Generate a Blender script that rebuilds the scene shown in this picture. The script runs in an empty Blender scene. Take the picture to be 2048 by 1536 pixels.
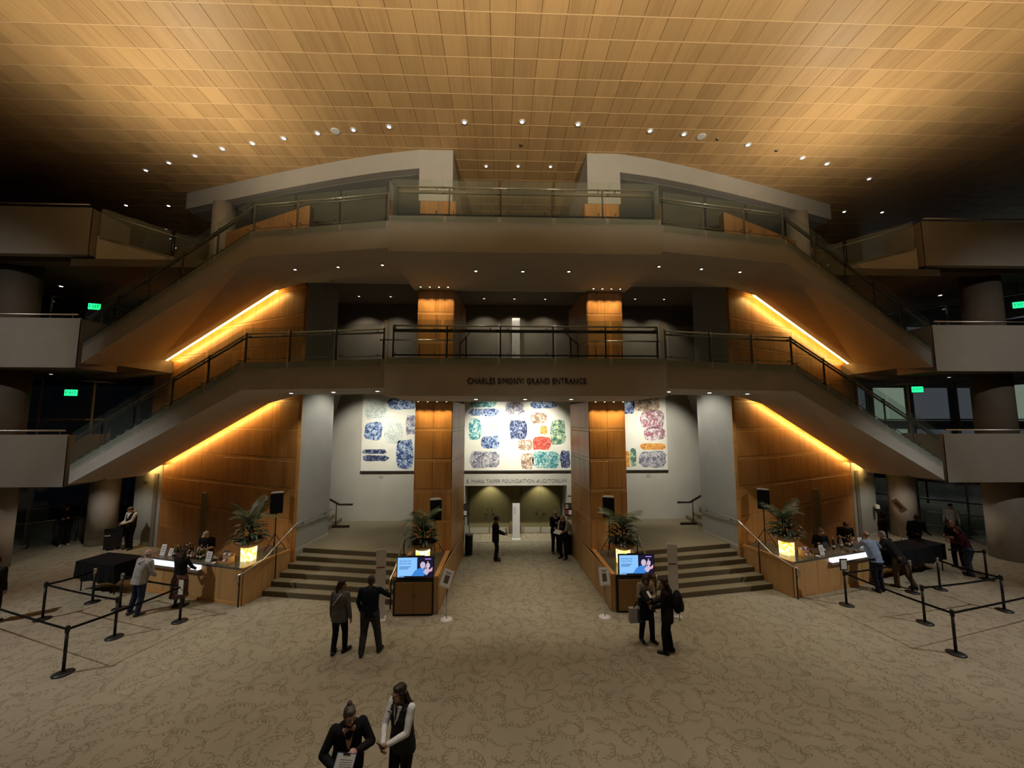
import bpy, bmesh, math, random
import numpy as np
from mathutils import Vector, Matrix
from mathutils.bvhtree import BVHTree
random.seed(11)
SC = bpy.context.scene
COL = SC.collection
PI = math.pi

# ---------------------------------------------------------------- camera, world, exposure
cam_data = bpy.data.cameras.new('camera')
cam_data.sensor_fit = 'HORIZONTAL'; cam_data.sensor_width = 36.0
cam_data.lens = 765.0 / 2048.0 * 36.0
cam_data.clip_start = 0.05; cam_data.clip_end = 300
cam = bpy.data.objects.new('camera', cam_data); COL.objects.link(cam)
cam.location = (-0.73, 0.0, 5.45)
cam.rotation_euler = (PI / 2 + math.atan(72 / 765.0), 0.0, -0.0306)
SC.camera = cam
SC.view_settings.view_transform = 'Standard'
SC.view_settings.look = 'None'
SC.view_settings.exposure = 0.0
SC.view_settings.gamma = 1.0
SC.view_settings.use_curve_mapping = False
W = bpy.data.worlds.new('night'); SC.world = W; W.use_nodes = True
W.node_tree.nodes['Background'].inputs[0].default_value = (0.0022, 0.0026, 0.0036, 1)
W.node_tree.nodes['Background'].inputs[1].default_value = 1.0
SC.cycles.max_bounces = 5; SC.cycles.diffuse_bounces = 2; SC.cycles.glossy_bounces = 2
SC.cycles.transparent_max_bounces = 14; SC.cycles.caustics_reflective = False; SC.cycles.caustics_refractive = False
SC.cycles.sample_clamp_indirect = 4.0; SC.cycles.adaptive_threshold = 0.04

def spot(loc, target, power, color, angle, blend=0.5, radius=0.05, parent=None, name='lamp_light'):
    l = bpy.data.lights.new(name, 'SPOT'); l.energy = power; l.color = color
    l.spot_size = math.radians(angle); l.spot_blend = blend; l.shadow_soft_size = radius
    o = bpy.data.objects.new(name, l); COL.objects.link(o); o.location = loc
    d = Vector(target) - Vector(loc)
    o.rotation_euler = d.to_track_quat('-Z', 'Y').to_euler()
    if parent is not None:
        o.parent = parent; o.matrix_parent_inverse = parent.matrix_world.inverted()
    return o

# uplights that wash the wooden ceiling (on the ledges of the upper level and the balcony behind the viewer)
GOLD = (1.0, 0.87, 0.66)
for s in (-1, 1):
    spot((s * 10.6, 11.4, 11.7), (s * 10.6, 10.8, 15.5), 640, GOLD, 140, 0.9, 0.25, name='cove_uplight')
    spot((s * 10.8, 4.0, 11.2), (s * 10.0, 7.5, 15.5), 900, GOLD, 110, 0.9, 0.25, name='cove_uplight')
    spot((s * 3.6, 2.8, 11.8), (s * 3.4, 7.0, 15.5), 1900, GOLD, 112, 0.9, 0.25, name='cove_uplight')
# side balcony floods for the floor, then an added fill for the balcony fronts
for s in (-1, 1):
    spot((s * 20.0, 6.0, 12.8), (s * 11.5, 11.0, 0), 3900, (1.0, 0.98, 0.94), 42, 0.85, 0.14, name='balcony_flood')
    spot((s * 13.5, -1.0, 13.6), (s * 20.0, 13.5, 6.2), 1700, (1.0, 0.95, 0.86), 46, 0.9, 0.14, name='balcony_flood')  # added fill that brightens the balcony fronts, not a fixture of the hall
# high downlights of the hall in front of and above the viewer
WARM = (1.0, 0.93, 0.81)
for x in (-9, -4.5, 0, 4.5, 9):
    for y in (3.6, 7.2):
        spot((x, y, 15.3), (x, y, 0), 830, WARM, 46, 0.8, 0.12, name='hall_downlight')
# ---------------------------------------------------------------- materials
MATS = {}
def nodes_of(name):
    m = bpy.data.materials.new(name); m.use_nodes = True
    nt = m.node_tree; b = nt.nodes['Principled BSDF']
    return m, nt, b
def L(nt, a, b): nt.links.new(a, b)
def N(nt, t, **kw):
    n = nt.nodes.new(t)
    for k, v in kw.items(): setattr(n, k, v)
    return n
def flat(name, c, rough=0.6, metal=0.0, spec=0.4, noise=0.0, nscale=20, bump=0.0, bscale=60, emit=None, estr=0.0):
    if name in MATS: return MATS[name]
    m, nt, b = nodes_of(name)
    b.inputs['Base Color'].default_value = (*c, 1); b.inputs['Roughness'].default_value = rough
    b.inputs['Metallic'].default_value = metal; b.inputs['Specular IOR Level'].default_value = spec
    if noise > 0:
        tc = N(nt, 'ShaderNodeTexCoord'); nz = N(nt, 'ShaderNodeTexNoise'); nz.inputs['Scale'].default_value = nscale
        nz.inputs['Detail'].default_value = 5
        L(nt, tc.outputs['Object'], nz.inputs['Vector'])
        r = N(nt, 'ShaderNodeMapRange'); r.inputs[1].default_value = 0.3; r.inputs[2].default_value = 0.7
        r.inputs[3].default_value = 1 - noise; r.inputs[4].default_value = 1 + noise
        L(nt, nz.outputs['Fac'], r.inputs[0])
        mx = N(nt, 'ShaderNodeVectorMath', operation='SCALE'); mx.inputs[0].default_value = c
        L(nt, r.outputs[0], mx.inputs['Scale']); L(nt, mx.outputs[0], b.inputs['Base Color'])
    if bump > 0:
        tc = N(nt, 'ShaderNodeTexCoord'); nz = N(nt, 'ShaderNodeTexNoise'); nz.inputs['Scale'].default_value = bscale
        bp = N(nt, 'ShaderNodeBump'); bp.inputs['Strength'].default_value = bump; bp.inputs['Distance'].default_value = 0.01
        L(nt, tc.outputs['Object'], nz.inputs['Vector']); L(nt, nz.outputs['Fac'], bp.inputs['Height']); L(nt, bp.outputs[0], b.inputs['Normal'])
    if emit:
        b.inputs['Emission Color'].default_value = (*emit, 1); b.inputs['Emission Strength'].default_value = estr
    MATS[name] = m; return m
def wood(name, c1, c2, axis='z', rough=0.38, var=0.12, spec=0.4, streak=1.0):
    m, nt, b = nodes_of(name)
    g = N(nt, 'ShaderNodeNewGeometry'); oi = N(nt, 'ShaderNodeObjectInfo')
    mp = N(nt, 'ShaderNodeMapping')
    sc = {'z': (26, 26, 0.9), 'y': (22, 0.8, 22), 'x': (0.8, 22, 22)}[axis]
    mp.inputs['Scale'].default_value = sc
    L(nt, g.outputs['Position'], mp.inputs['Vector'])
    cmb = N(nt, 'ShaderNodeMath', operation='ADD'); L(nt, g.outputs['Random Per Island'], cmb.inputs[0]); L(nt, oi.outputs['Random'], cmb.inputs[1])
    fr = N(nt, 'ShaderNodeMath', operation='FRACT'); L(nt, cmb.outputs[0], fr.inputs[0])
    off = N(nt, 'ShaderNodeMath', operation='MULTIPLY'); off.inputs[1].default_value = 40; L(nt, fr.outputs[0], off.inputs[0])
    cx = N(nt, 'ShaderNodeCombineXYZ'); L(nt, off.outputs[0], cx.inputs[0]); L(nt, off.outputs[0], cx.inputs[1]); L(nt, off.outputs[0], cx.inputs[2])
    ad = N(nt, 'ShaderNodeVectorMath', operation='ADD'); L(nt, mp.outputs[0], ad.inputs[0]); L(nt, cx.outputs[0], ad.inputs[1])
    nz = N(nt, 'ShaderNodeTexNoise'); nz.inputs['Scale'].default_value = 0.55; nz.inputs['Detail'].default_value = 4; nz.inputs['Roughness'].default_value = 0.65
    L(nt, ad.outputs[0], nz.inputs['Vector'])
    n2 = N(nt, 'ShaderNodeTexNoise'); n2.inputs['Scale'].default_value = 0.12; n2.inputs['Detail'].default_value = 2
    L(nt, ad.outputs[0], n2.inputs['Vector'])
    mm = N(nt, 'ShaderNodeMath', operation='MULTIPLY_ADD'); L(nt, n2.outputs['Fac'], mm.inputs[0]); mm.inputs[1].default_value = 0.8 * streak; L(nt, nz.outputs['Fac'], mm.inputs[2])
    r = N(nt, 'ShaderNodeValToRGB'); r.color_ramp.elements[0].position = 0.55; r.color_ramp.elements[1].position = 1.15
    r.color_ramp.elements[0].color = (*c1, 1); r.color_ramp.elements[1].color = (*c2, 1)
    L(nt, mm.outputs[0], r.inputs['Fac'])
    vr = N(nt, 'ShaderNodeMapRange'); vr.inputs[3].default_value = 1 - var; vr.inputs[4].default_value = 1 + var; L(nt, fr.outputs[0], vr.inputs[0])
    sx = N(nt, 'ShaderNodeVectorMath', operation='SCALE'); L(nt, r.outputs['Color'], sx.inputs[0]); L(nt, vr.outputs[0], sx.inputs['Scale'])
    L(nt, sx.outputs[0], b.inputs['Base Color']); b.inputs['Roughness'].default_value = rough; b.inputs['Specular IOR Level'].default_value = spec
    MATS[name] = m; return m
LIT = ('cove_glow', 'bar_light', 'screen_pale')          # surfaces whose own glow lights their surroundings noticeably
def emis(name, c, s):
    if name in MATS: return MATS[name]
    m = bpy.data.materials.new(name); m.use_nodes = True; nt = m.node_tree
    if name not in LIT: m.cycles.emission_sampling = 'NONE'
    nt.nodes.remove(nt.nodes['Principled BSDF'])
    e = N(nt, 'ShaderNodeEmission'); e.inputs[0].default_value = (*c, 1); e.inputs[1].default_value = s
    L(nt, e.outputs[0], nt.nodes['Material Output'].inputs[0]); MATS[name] = m; return m
def glassmat(name, tint, refl=0.06, rough=0.02, haze=0.0, hazecol=(0.3, 0.36, 0.34)):
    m = bpy.data.materials.new(name); m.use_nodes = True; nt = m.node_tree
    nt.nodes.remove(nt.nodes['Principled BSDF'])
    t = N(nt, 'ShaderNodeBsdfTransparent'); t.inputs[0].default_value = (*tint, 1)
    g = N(nt, 'ShaderNodeBsdfGlossy'); g.inputs['Roughness'].default_value = rough; g.inputs['Color'].default_value = (0.9, 0.95, 0.93, 1)
    lw = N(nt, 'ShaderNodeLayerWeight'); lw.inputs[0].default_value = 0.5
    pw = N(nt, 'ShaderNodeMath', operation='POWER'); pw.inputs[1].default_value = 4.0; L(nt, lw.outputs['Facing'], pw.inputs[0])
    fr = N(nt, 'ShaderNodeMath', operation='MULTIPLY_ADD'); fr.inputs[1].default_value = 0.55; fr.inputs[2].default_value = refl * 0.4; L(nt, pw.outputs[0], fr.inputs[0])
    mx = N(nt, 'ShaderNodeMixShader'); L(nt, fr.outputs[0], mx.inputs[0]); L(nt, t.outputs[0], mx.inputs[1]); L(nt, g.outputs[0], mx.inputs[2])
    out = mx
    if haze > 0:
        d = N(nt, 'ShaderNodeBsdfDiffuse'); d.inputs[0].default_value = (*hazecol, 1)
        m2 = N(nt, 'ShaderNodeMixShader'); m2.inputs[0].default_value = haze
        L(nt, mx.outputs[0], m2.inputs[1]); L(nt, d.outputs[0], m2.inputs[2]); out = m2
    L(nt, out.outputs[0], nt.nodes['Material Output'].inputs[0]); MATS[name] = m; return m
def carpetmat(name, base, dark, pattern=True, scale=1.0):
    m, nt, b = nodes_of(name)
    g = N(nt, 'ShaderNodeNewGeometry'); pos = g.outputs['Position']
    flatp = N(nt, 'ShaderNodeVectorMath', operation='MULTIPLY'); flatp.inputs[1].default_value = (scale, scale, 0); L(nt, pos, flatp.inputs[0])
    def MA(op, a, bb=None, c=None):
        n = N(nt, 'ShaderNodeMath', operation=op)
        for i, v in enumerate((a, bb, c)):
            if v is None: continue
            if isinstance(v, (int, float)): n.inputs[i].default_value = v
            else: L(nt, v, n.inputs[i])
        return n.outputs[0]
    total = None
    if pattern:
        for k, (vs, off, curv, freq) in enumerate(((2.3, 0.0, 2.6, 30.0), (2.9, 7.3, -3.2, 36.0), (1.7, 3.1, 1.6, 26.0))):
            o = N(nt, 'ShaderNodeVectorMath', operation='ADD'); o.inputs[1].default_value = (off, off * 1.7, 0); L(nt, flatp.outputs[0], o.inputs[0])
            v = N(nt, 'ShaderNodeTexVoronoi', voronoi_dimensions='2D'); v.inputs['Scale'].default_value = vs; v.inputs['Randomness'].default_value = 0.8
            L(nt, o.outputs[0], v.inputs['Vector'])
            d = N(nt, 'ShaderNodeVectorMath', operation='SUBTRACT'); L(nt, o.outputs[0], d.inputs[0]); L(nt, v.outputs['Position'], d.inputs[1])
            sep = N(nt, 'ShaderNodeSeparateColor'); L(nt, v.outputs['Color'], sep.inputs[0])
            rot = N(nt, 'ShaderNodeVectorRotate', rotation_type='Z_AXIS'); L(nt, d.outputs[0], rot.inputs['Vector']); L(nt, MA('MULTIPLY', sep.outputs[0], 6.283), rot.inputs['Angle'])
            xyz = N(nt, 'ShaderNodeSeparateXYZ'); L(nt, rot.outputs[0], xyz.inputs[0]); x, y = xyz.outputs[0], xyz.outputs[1]
            yp = MA('SUBTRACT', y, MA('MULTIPLY', MA('MULTIPLY', x, x), curv))
            inx = MA('LESS_THAN', MA('ABSOLUTE', x), 0.42 / vs)
            spine = MA('LESS_THAN', MA('ABSOLUTE', yp), 0.0075)
            rib = MA('GREATER_THAN', MA('SINE', MA('ADD', MA('MULTIPLY', x, freq * 2.6), MA('MULTIPLY', yp, 38.0))), 0.35)
            band = MA('MULTIPLY', MA('GREATER_THAN', yp, 0.018), MA('LESS_THAN', yp, MA('MULTIPLY_ADD', sep.outputs[1], 0.07, 0.03)))
            ribs = MA('MULTIPLY', MA('MULTIPLY', rib, band), 0.75)
            one = MA('MULTIPLY', MA('MAXIMUM', spine, ribs), inx)
            total = one if total is None else MA('MAXIMUM', total, one)
    nz = N(nt, 'ShaderNodeTexNoise'); nz.inputs['Scale'].default_value = 0.8; nz.inputs['Detail'].default_value = 4; L(nt, pos, nz.inputs['Vector'])
    n2 = N(nt, 'ShaderNodeTexNoise'); n2.inputs['Scale'].default_value = 55; n2.inputs['Detail'].default_value = 3; L(nt, pos, n2.inputs['Vector'])
    n3 = N(nt, 'ShaderNodeTexNoise'); n3.inputs['Scale'].default_value = 9; n3.inputs['Detail'].default_value = 3; L(nt, pos, n3.inputs['Vector'])
    mix = N(nt, 'ShaderNodeMix', data_type='RGBA'); mix.inputs['A'].default_value = (*base, 1); mix.inputs['B'].default_value = (*dark, 1)
    if total is not None:
        L(nt, MA('MULTIPLY', total, MA('MULTIPLY_ADD', n3.outputs['Fac'], 1.0, 0.25)), mix.inputs['Factor'])
    else:
        mix.inputs['Factor'].default_value = 0.12
    f = MA('ADD', MA('MULTIPLY_ADD', nz.outputs['Fac'], 0.36, 0.62), MA('MULTIPLY_ADD', n2.outputs['Fac'], 0.5, -0.05))
    s = N(nt, 'ShaderNodeVectorMath', operation='SCALE'); L(nt, mix.outputs['Result'], s.inputs[0]); L(nt, f, s.inputs['Scale'])
    L(nt, s.outputs[0], b.inputs['Base Color']); b.inputs['Roughness'].default_value = 0.95; b.inputs['Specular IOR Level'].default_value = 0.05
    bp = N(nt, 'ShaderNodeBump'); bp.inputs['Strength'].default_value = 0.25; bp.inputs['Distance'].default_value = 0.01
    L(nt, n2.outputs['Fac'], bp.inputs['Height']); L(nt, bp.outputs[0], b.inputs['Normal'])
    MATS[name] = m; return m
def inkmat(name, paper, ink, scale=6.0, thr=0.52, ink2=None):
    """printed paper: inked blotches and strokes on a paper tone"""
    m, nt, b = nodes_of(name)
    g = N(nt, 'ShaderNodeNewGeometry')
    nz = N(nt, 'ShaderNodeTexNoise'); nz.inputs['Scale'].default_value = scale; nz.inputs['Detail'].default_value = 6; nz.inputs['Roughness'].default_value = 0.7
    nz.inputs['Distortion'].default_value = 1.2
    L(nt, g.outputs['Position'], nz.inputs['Vector'])
    r = N(nt, 'ShaderNodeValToRGB'); e = r.color_ramp.elements
    e[0].position = thr - 0.09; e[0].color = (*ink, 1); e[1].position = thr + 0.05; e[1].color = (*paper, 1)
    if ink2 is not None:
        k = r.color_ramp.elements.new(thr - 0.02); k.color = (*ink2, 1)
    L(nt, nz.outputs['Fac'], r.inputs['Fac']); L(nt, r.outputs['Color'], b.inputs['Base Color']); b.inputs['Roughness'].default_value = 0.7
    MATS[name] = m; return m

carpetmat('carpet', (0.33, 0.29, 0.212), (0.155, 0.125, 0.078))
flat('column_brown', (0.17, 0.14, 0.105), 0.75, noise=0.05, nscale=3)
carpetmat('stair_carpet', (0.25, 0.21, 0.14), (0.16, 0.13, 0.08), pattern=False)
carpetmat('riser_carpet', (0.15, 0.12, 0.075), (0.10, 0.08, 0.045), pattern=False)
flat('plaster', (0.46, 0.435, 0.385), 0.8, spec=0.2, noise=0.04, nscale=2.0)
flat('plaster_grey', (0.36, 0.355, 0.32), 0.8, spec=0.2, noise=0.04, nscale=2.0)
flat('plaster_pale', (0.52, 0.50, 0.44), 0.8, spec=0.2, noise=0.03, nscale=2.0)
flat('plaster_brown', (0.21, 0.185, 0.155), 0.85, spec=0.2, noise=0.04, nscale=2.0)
wood('wood', (0.30, 0.125, 0.034), (0.50, 0.235, 0.068), 'z', 0.36, 0.10)
wood('wood_band', (0.40, 0.19, 0.058), (0.56, 0.28, 0.09), 'x', 0.36, 0.06)
wood('wood_front', (0.38, 0.20, 0.072), (0.54, 0.31, 0.12), 'z', 0.40, 0.10)
wood('maple', (0.43, 0.255, 0.108), (0.55, 0.345, 0.15), 'y', 0.5, 0.10, streak=1.1)
flat('seam', (0.72, 0.50, 0.26), 0.5)  # tone of the light painted along ceiling joints, also used for bottle labels
flat('wood_back', (0.05, 0.025, 0.01), 0.8)
flat('stone_top', (0.10, 0.095, 0.075), 0.16, spec=0.5, noise=0.25, nscale=25)
flat('steel', (0.55, 0.53, 0.50), 0.28, metal=1.0)
flat('steel_dark', (0.20, 0.19, 0.175), 0.35, metal=1.0)
flat('black_metal', (0.012, 0.012, 0.012), 0.45)
flat('black_plastic', (0.014, 0.014, 0.015), 0.5)
flat('black_cloth', (0.010, 0.010, 0.011), 0.9, spec=0.1)
flat('bronze', (0.045, 0.03, 0.02), 0.45, metal=0.6)
flat('white_board', (0.72, 0.71, 0.70), 0.5)
flat('paper', (0.80, 0.79, 0.76), 0.6)
flat('ink', (0.05, 0.045, 0.045), 0.6)
flat('ink_grey', (0.25, 0.24, 0.24), 0.6)
flat('ink_red', (0.32, 0.04, 0.05), 0.6)
flat('door_olive', (0.20, 0.175, 0.085), 0.45)
flat('kick_plate', (0.46, 0.43, 0.36), 0.4, metal=0.3)
flat('brass', (0.50, 0.40, 0.22), 0.3, metal=1.0)
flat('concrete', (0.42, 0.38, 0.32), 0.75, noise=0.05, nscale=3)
glassmat('rail_glass', (0.91, 0.95, 0.93), haze=0.07, hazecol=(0.36, 0.43, 0.39))
glassmat('window_glass', (0.62, 0.66, 0.66))
glassmat('clear_glass', (0.9, 0.94, 0.92))
emis('lamp_white', (1.0, 0.93, 0.80), 14.0)
emis('lamp_dim', (1.0, 0.90, 0.75), 2.5)
emis('cove_glow', (1.0, 0.58, 0.16), 36.0)
emis('exit_green', (0.02, 0.95, 0.28), 1.6)
flat('exit_letter', (0.0, 0.04, 0.015), 0.8)

# ---------------------------------------------------------------- mesh helpers
class MB:
    def __init__(self): self.v = []; self.f = []; self.m = []; self.sm = []
    def add(self, vs, fs, mi=0, smooth=False):
        o = len(self.v); self.v += [tuple(p) for p in vs]
        for f in fs: self.f.append(tuple(i + o for i in f)); self.m.append(mi); self.sm.append(smooth)
        return self
    def box(self, c, s, mi=0, rot=None):
        x, y, z = (k / 2 for k in s)
        P = [Vector(p) for p in ((-x,-y,-z),(x,-y,-z),(x,y,-z),(-x,y,-z),(-x,-y,z),(x,-y,z),(x,y,z),(-x,y,z))]
        if rot is not None: P = [rot @ p for p in P]
        return self.add([p + Vector(c) for p in P], [(0,3,2,1),(4,5,6,7),(0,1,5,4),(1,2,6,5),(2,3,7,6),(3,0,4,7)], mi)
    def bb(self, a, b, mi=0):
        return self.box([(a[i] + b[i]) / 2 for i in range(3)], [abs(b[i] - a[i]) for i in range(3)], mi)
    def prism(self, poly, z0, z1, mi=0):
        n = len(poly)
        z0s = z0 if isinstance(z0, (list, tuple)) else [z0] * n
        z1s = z1 if isinstance(z1, (list, tuple)) else [z1] * n
        vs = [(p[0], p[1], z) for p, z in zip(poly, z0s)] + [(p[0], p[1], z) for p, z in zip(poly, z1s)]
        fs = [tuple(range(n))[::-1], tuple(range(n, 2 * n))] + [(i, (i + 1) % n, n + (i + 1) % n, n + i) for i in range(n)]
        return self.add(vs, fs, mi)
    def tube(self, pts, r, mi=0, n=8, caps=True, smooth=True):
        pts = [Vector(p) for p in pts]; k = len(pts)
        rs = r if isinstance(r, (list, tuple)) else [r] * k
        vs = []; prev = None
        for i in range(k):
            t = (pts[min(i + 1, k - 1)] - pts[max(i - 1, 0)]).normalized()
            if prev is None: u = t.orthogonal().normalized()
            else:
                u = prev - t * prev.dot(t)
                u = u.normalized() if u.length > 1e-6 else t.orthogonal().normalized()
            prev = u; w = t.cross(u)
            for j in range(n):
                a = 2 * PI * j / n; vs.append(pts[i] + (u * math.cos(a) + w * math.sin(a)) * rs[i])
        fs = [(i * n + j, i * n + (j + 1) % n, (i + 1) * n + (j + 1) % n, (i + 1) * n + j) for i in range(k - 1) for j in range(n)]
        self.add(vs, fs, mi, smooth)
        if caps:
            o = len(self.v) - len(vs)
            self.f.append(tuple(o + j for j in range(n))[::-1]); self.m.append(mi); self.sm.append(False)
            self.f.append(tuple(o + (k - 1) * n + j for j in range(n))); self.m.append(mi); self.sm.append(False)
        return self
    def cyl(self, a, b, r, mi=0, n=12, r2=None): return self.tube([a, b], [r, r if r2 is None else r2], mi, n)
    def lathe(self, prof, c=(0, 0, 0), mi=0, n=16, smooth=True):
        vs = []; k = len(prof)
        for r, z in prof:
            for j in range(n):
                a = 2 * PI * j / n; vs.append((c[0] + r * math.cos(a), c[1] + r * math.sin(a), c[2] + z))
        fs = [(i * n + j, i * n + (j + 1) % n, (i + 1) * n + (j + 1) % n, (i + 1) * n + j) for i in range(k - 1) for j in range(n)]
        fs += [tuple(range(n))[::-1], tuple(range((k - 1) * n, k * n))]
        return self.add(vs, fs, mi, smooth)
    def ell(self, c, r, mi=0, n=12, k=8, rot=None):
        vs = []
        for i in range(k + 1):
            t = PI * i / k
            for j in range(n):
                a = 2 * PI * j / n
                p = Vector((r[0] * math.sin(t) * math.cos(a), r[1] * math.sin(t) * math.sin(a), r[2] * math.cos(t)))
                if rot is not None: p = rot @ p
                vs.append(p + Vector(c))
        fs = [(i * n + j, i * n + (j + 1) % n, (i + 1) * n + (j + 1) % n, (i + 1) * n + j) for i in range(k) for j in range(n)]
        return self.add(vs, fs, mi, True)
    def mesh(self, name, mats, merge=True):
        me = bpy.data.meshes.new(name); me.from_pydata([tuple(p) for p in self.v], [], self.f)
        for m in (mats if isinstance(mats, (list, tuple)) else [mats]): me.materials.append(MATS[m] if isinstance(m, str) else m)
        me.polygons.foreach_set('material_index', self.m); me.polygons.foreach_set('use_smooth', self.sm)
        bm = bmesh.new(); bm.from_mesh(me)
        if merge: bmesh.ops.remove_doubles(bm, verts=bm.verts, dist=1e-5)
        bmesh.ops.dissolve_degenerate(bm, edges=bm.edges, dist=1e-6)
        bmesh.ops.recalc_face_normals(bm, faces=bm.faces); bm.to_mesh(me); bm.free()
        return me
def tag(o, label=None, cat=None, group=None, kind=None):
    if label: o['label'] = label
    if cat: o['category'] = cat
    if group: o['group'] = group
    if kind: o['kind'] = kind
    return o
def OB(name, data, parent=None, loc=None, rz=None, label=None, cat=None, group=None, kind=None):
    o = bpy.data.objects.new(name, data); COL.objects.link(o)
    if parent is not None: o.parent = parent
    if loc is not None: o.location = loc
    if rz is not None: o.rotation_euler = (0, 0, rz)
    return tag(o, label, cat, group, kind)
def EM(name, loc=(0, 0, 0), rz=0.0, **kw): return OB(name, None, None, loc, rz, **kw)
def ST(name, mb, mats, parent=None, label=None, cat=None, **kw):
    return OB(name, mb.mesh(name, mats), parent, label=label, cat=cat, kind='structure' if parent is None else None, **kw)
def PT(name, mb, mats, parent, **kw): return OB(name, mb.mesh(name, mats), parent, **kw)
def text(name, s, size, mat, loc, rot, parent=None, extrude=0.006, align='CENTER', width=None):
    c = bpy.data.curves.new(name, 'FONT'); c.body = s; c.size = size; c.extrude = extrude; c.align_x = align; c.align_y = 'CENTER'
    c.resolution_u = 2
    o = bpy.data.objects.new('tmp_text', c); COL.objects.link(o)
    me = bpy.data.meshes.new_from_object(o.evaluated_get(bpy.context.evaluated_depsgraph_get())); me.name = name
    bpy.data.objects.remove(o); bpy.data.curves.remove(c)
    me.materials.clear(); me.materials.append(MATS[mat] if isinstance(mat, str) else mat)
    if width:
        xs = [v.co.x for v in me.vertices]; k = width / (max(xs) - min(xs))
        for v in me.vertices: v.co.x *= k
    o = OB(name, me, parent, loc); o.rotation_euler = rot
    return o
def poly_at(pts, t):
    """point at arclength fraction along a polyline of 3D points"""
    P = [Vector(p) for p in pts]; d = [(P[i + 1] - P[i]).length for i in range(len(P) - 1)]; s = t * sum(d)
    for i, k in enumerate(d):
        if s <= k or i == len(d) - 1: return P[i].lerp(P[i + 1], s / k)
        s -= k
# ---------------------------------------------------------------- structure
PANEL_CACHE = {}
def board_mesh(w, t, h, mat, bev=0.004):
    key = (round(w, 3), round(t, 3), round(h, 3), mat)
    if key not in PANEL_CACHE:
        mb = MB(); x, z = w / 2, h / 2; b = min(bev, w / 4, h / 4)
        vs = [(-x, 0, -z), (x, 0, -z), (x, 0, z), (-x, 0, z), (-x, -t + b, -z), (x, -t + b, -z), (x, -t + b, z), (-x, -t + b, z),
              (-x + b, -t, -z + b), (x - b, -t, -z + b), (x - b, -t, z - b), (-x + b, -t, z - b)]
        fs = [(0, 1, 2, 3), (8, 11, 10, 9)] + [(i, (i + 1) % 4, 4 + (i + 1) % 4, 4 + i) for i in range(4)] + [(4 + i, 4 + (i + 1) % 4, 8 + (i + 1) % 4, 8 + i) for i in range(4)]
        mb.add(vs, fs); PANEL_CACHE[key] = mb.mesh('panel', mat)
    return PANEL_CACHE[key]
def panel_wall(parent, p0, p1, zs, cols, pm='wood', bmn='wood_band', band=0.11, t=0.022, gap=0.008, flip=False, edge=0.0):
    """panels and horizontal bands on the vertical plane p0-p1; the boards stand proud towards the right of p0->p1 (flip: left)"""
    a, b = Vector((p0[0], p0[1])), Vector((p1[0], p1[1]))
    if flip: a, b = b, a
    d = b - a; ln = d.length; ang = math.atan2(d.y, d.x)
    w = (ln - 2 * edge) / cols
    for i in range(len(zs)):
        if band > 0 and 0 < i < len(zs) - 1:
            c = a + d * 0.5
            OB('band', board_mesh(ln, t * 0.8, band - gap, bmn), parent, (c.x, c.y, zs[i]), ang)
        if i == len(zs) - 1: break
        z0 = zs[i] + (band / 2 if i > 0 else 0); z1 = zs[i + 1] - (band / 2 if i < len(zs) - 2 else 0)
        for k in range(cols):
            c = a + d * ((edge + (k + 0.5) * w) / ln)
            OB('panel', board_mesh(w - gap, t, z1 - z0 - gap, pm), parent, (c.x, c.y, (z0 + z1) / 2), ang)
ZM = [0.96 + 1.035 * k for k in range(-1, 14)]

# floor
fl = MB().bb((-30, -10, -0.3), (30, 26, 0.0))
ST('floor', fl, 'carpet', label='beige leaf patterned carpet of the lobby floor', cat='floor')

# ceiling: slab, panels, pale strips painting the light on joint edges
ceil = ST('ceiling', MB().bb((-30, -10, 15.525), (30, 26, 15.8)), 'wood_back', label='wood panelled flat ceiling of the lobby', cat='ceiling')
PX, PY, X0, Y0 = 0.64, 0.605, 0.27, 8.57
cells = []
for j in range(-16, 24):
    for i in range(-44, 44):
        x = X0 + (i + 0.5) * PX; y = Y0 + (j + 0.5) * PY
        cells.append((x, y))
def seen(x, y):
    dx, dy = x + 0.73, y
    return dy > 7.9 and abs(dx) < dy * 1.36 + 0.4 and y < 13.4 + max(0, (abs(x) - 3)) * 0.28
vis = sorted([c for c in cells if seen(*c)], key=lambda c: (c[0] + 0.73) ** 2 * 0.15 + c[1] ** 2)
near = set(vis[:300])
pm = MB().add([(-PX/2+.005,-PY/2+.005,.02),(PX/2-.005,-PY/2+.005,.02),(PX/2-.005,PY/2-.005,.02),(-PX/2+.005,PY/2-.005,.02),
               (-PX/2+.005,-PY/2+.005,.003),(PX/2-.005,-PY/2+.005,.003),(PX/2-.005,PY/2-.005,.003),(-PX/2+.005,PY/2-.005,.003),
               (-PX/2+.009,-PY/2+.009,0),(PX/2-.009,-PY/2+.009,0),(PX/2-.009,PY/2-.009,0),(-PX/2+.009,PY/2-.009,0)],
              [(0,1,2,3),(8,11,10,9)]+[(i,(i+1)%4,4+(i+1)%4,4+i) for i in range(4)]+[(4+i,4+(i+1)%4,8+(i+1)%4,8+i) for i in range(4)]).mesh('ceiling_panel', 'maple')
for (x, y) in vis[:300]: OB('ceiling_panel', pm, ceil, (x, y, 15.5))
fm = MB()
for (x, y) in cells:
    if (x, y) in near: continue
    fm.bb((x - PX/2 + .005, y - PY/2 + .005, 15.5), (x + PX/2 - .005, y + PY/2 - .005, 15.524))
OB('ceiling_panel_field', fm.mesh('ceiling_panel_field', 'maple', merge=False), ceil, kind='stuff')
sm_ = MB().bb((-28.4, -0.011, -0.006), (28.4, 0.011, 0.02)).mesh('seam_strip', 'seam')  # pale strip stands in for light caught on the bevelled row joints
for j in range(-6, 22): OB('seam_strip', sm_, ceil, (0, Y0 + j * PY, 15.5))

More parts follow.
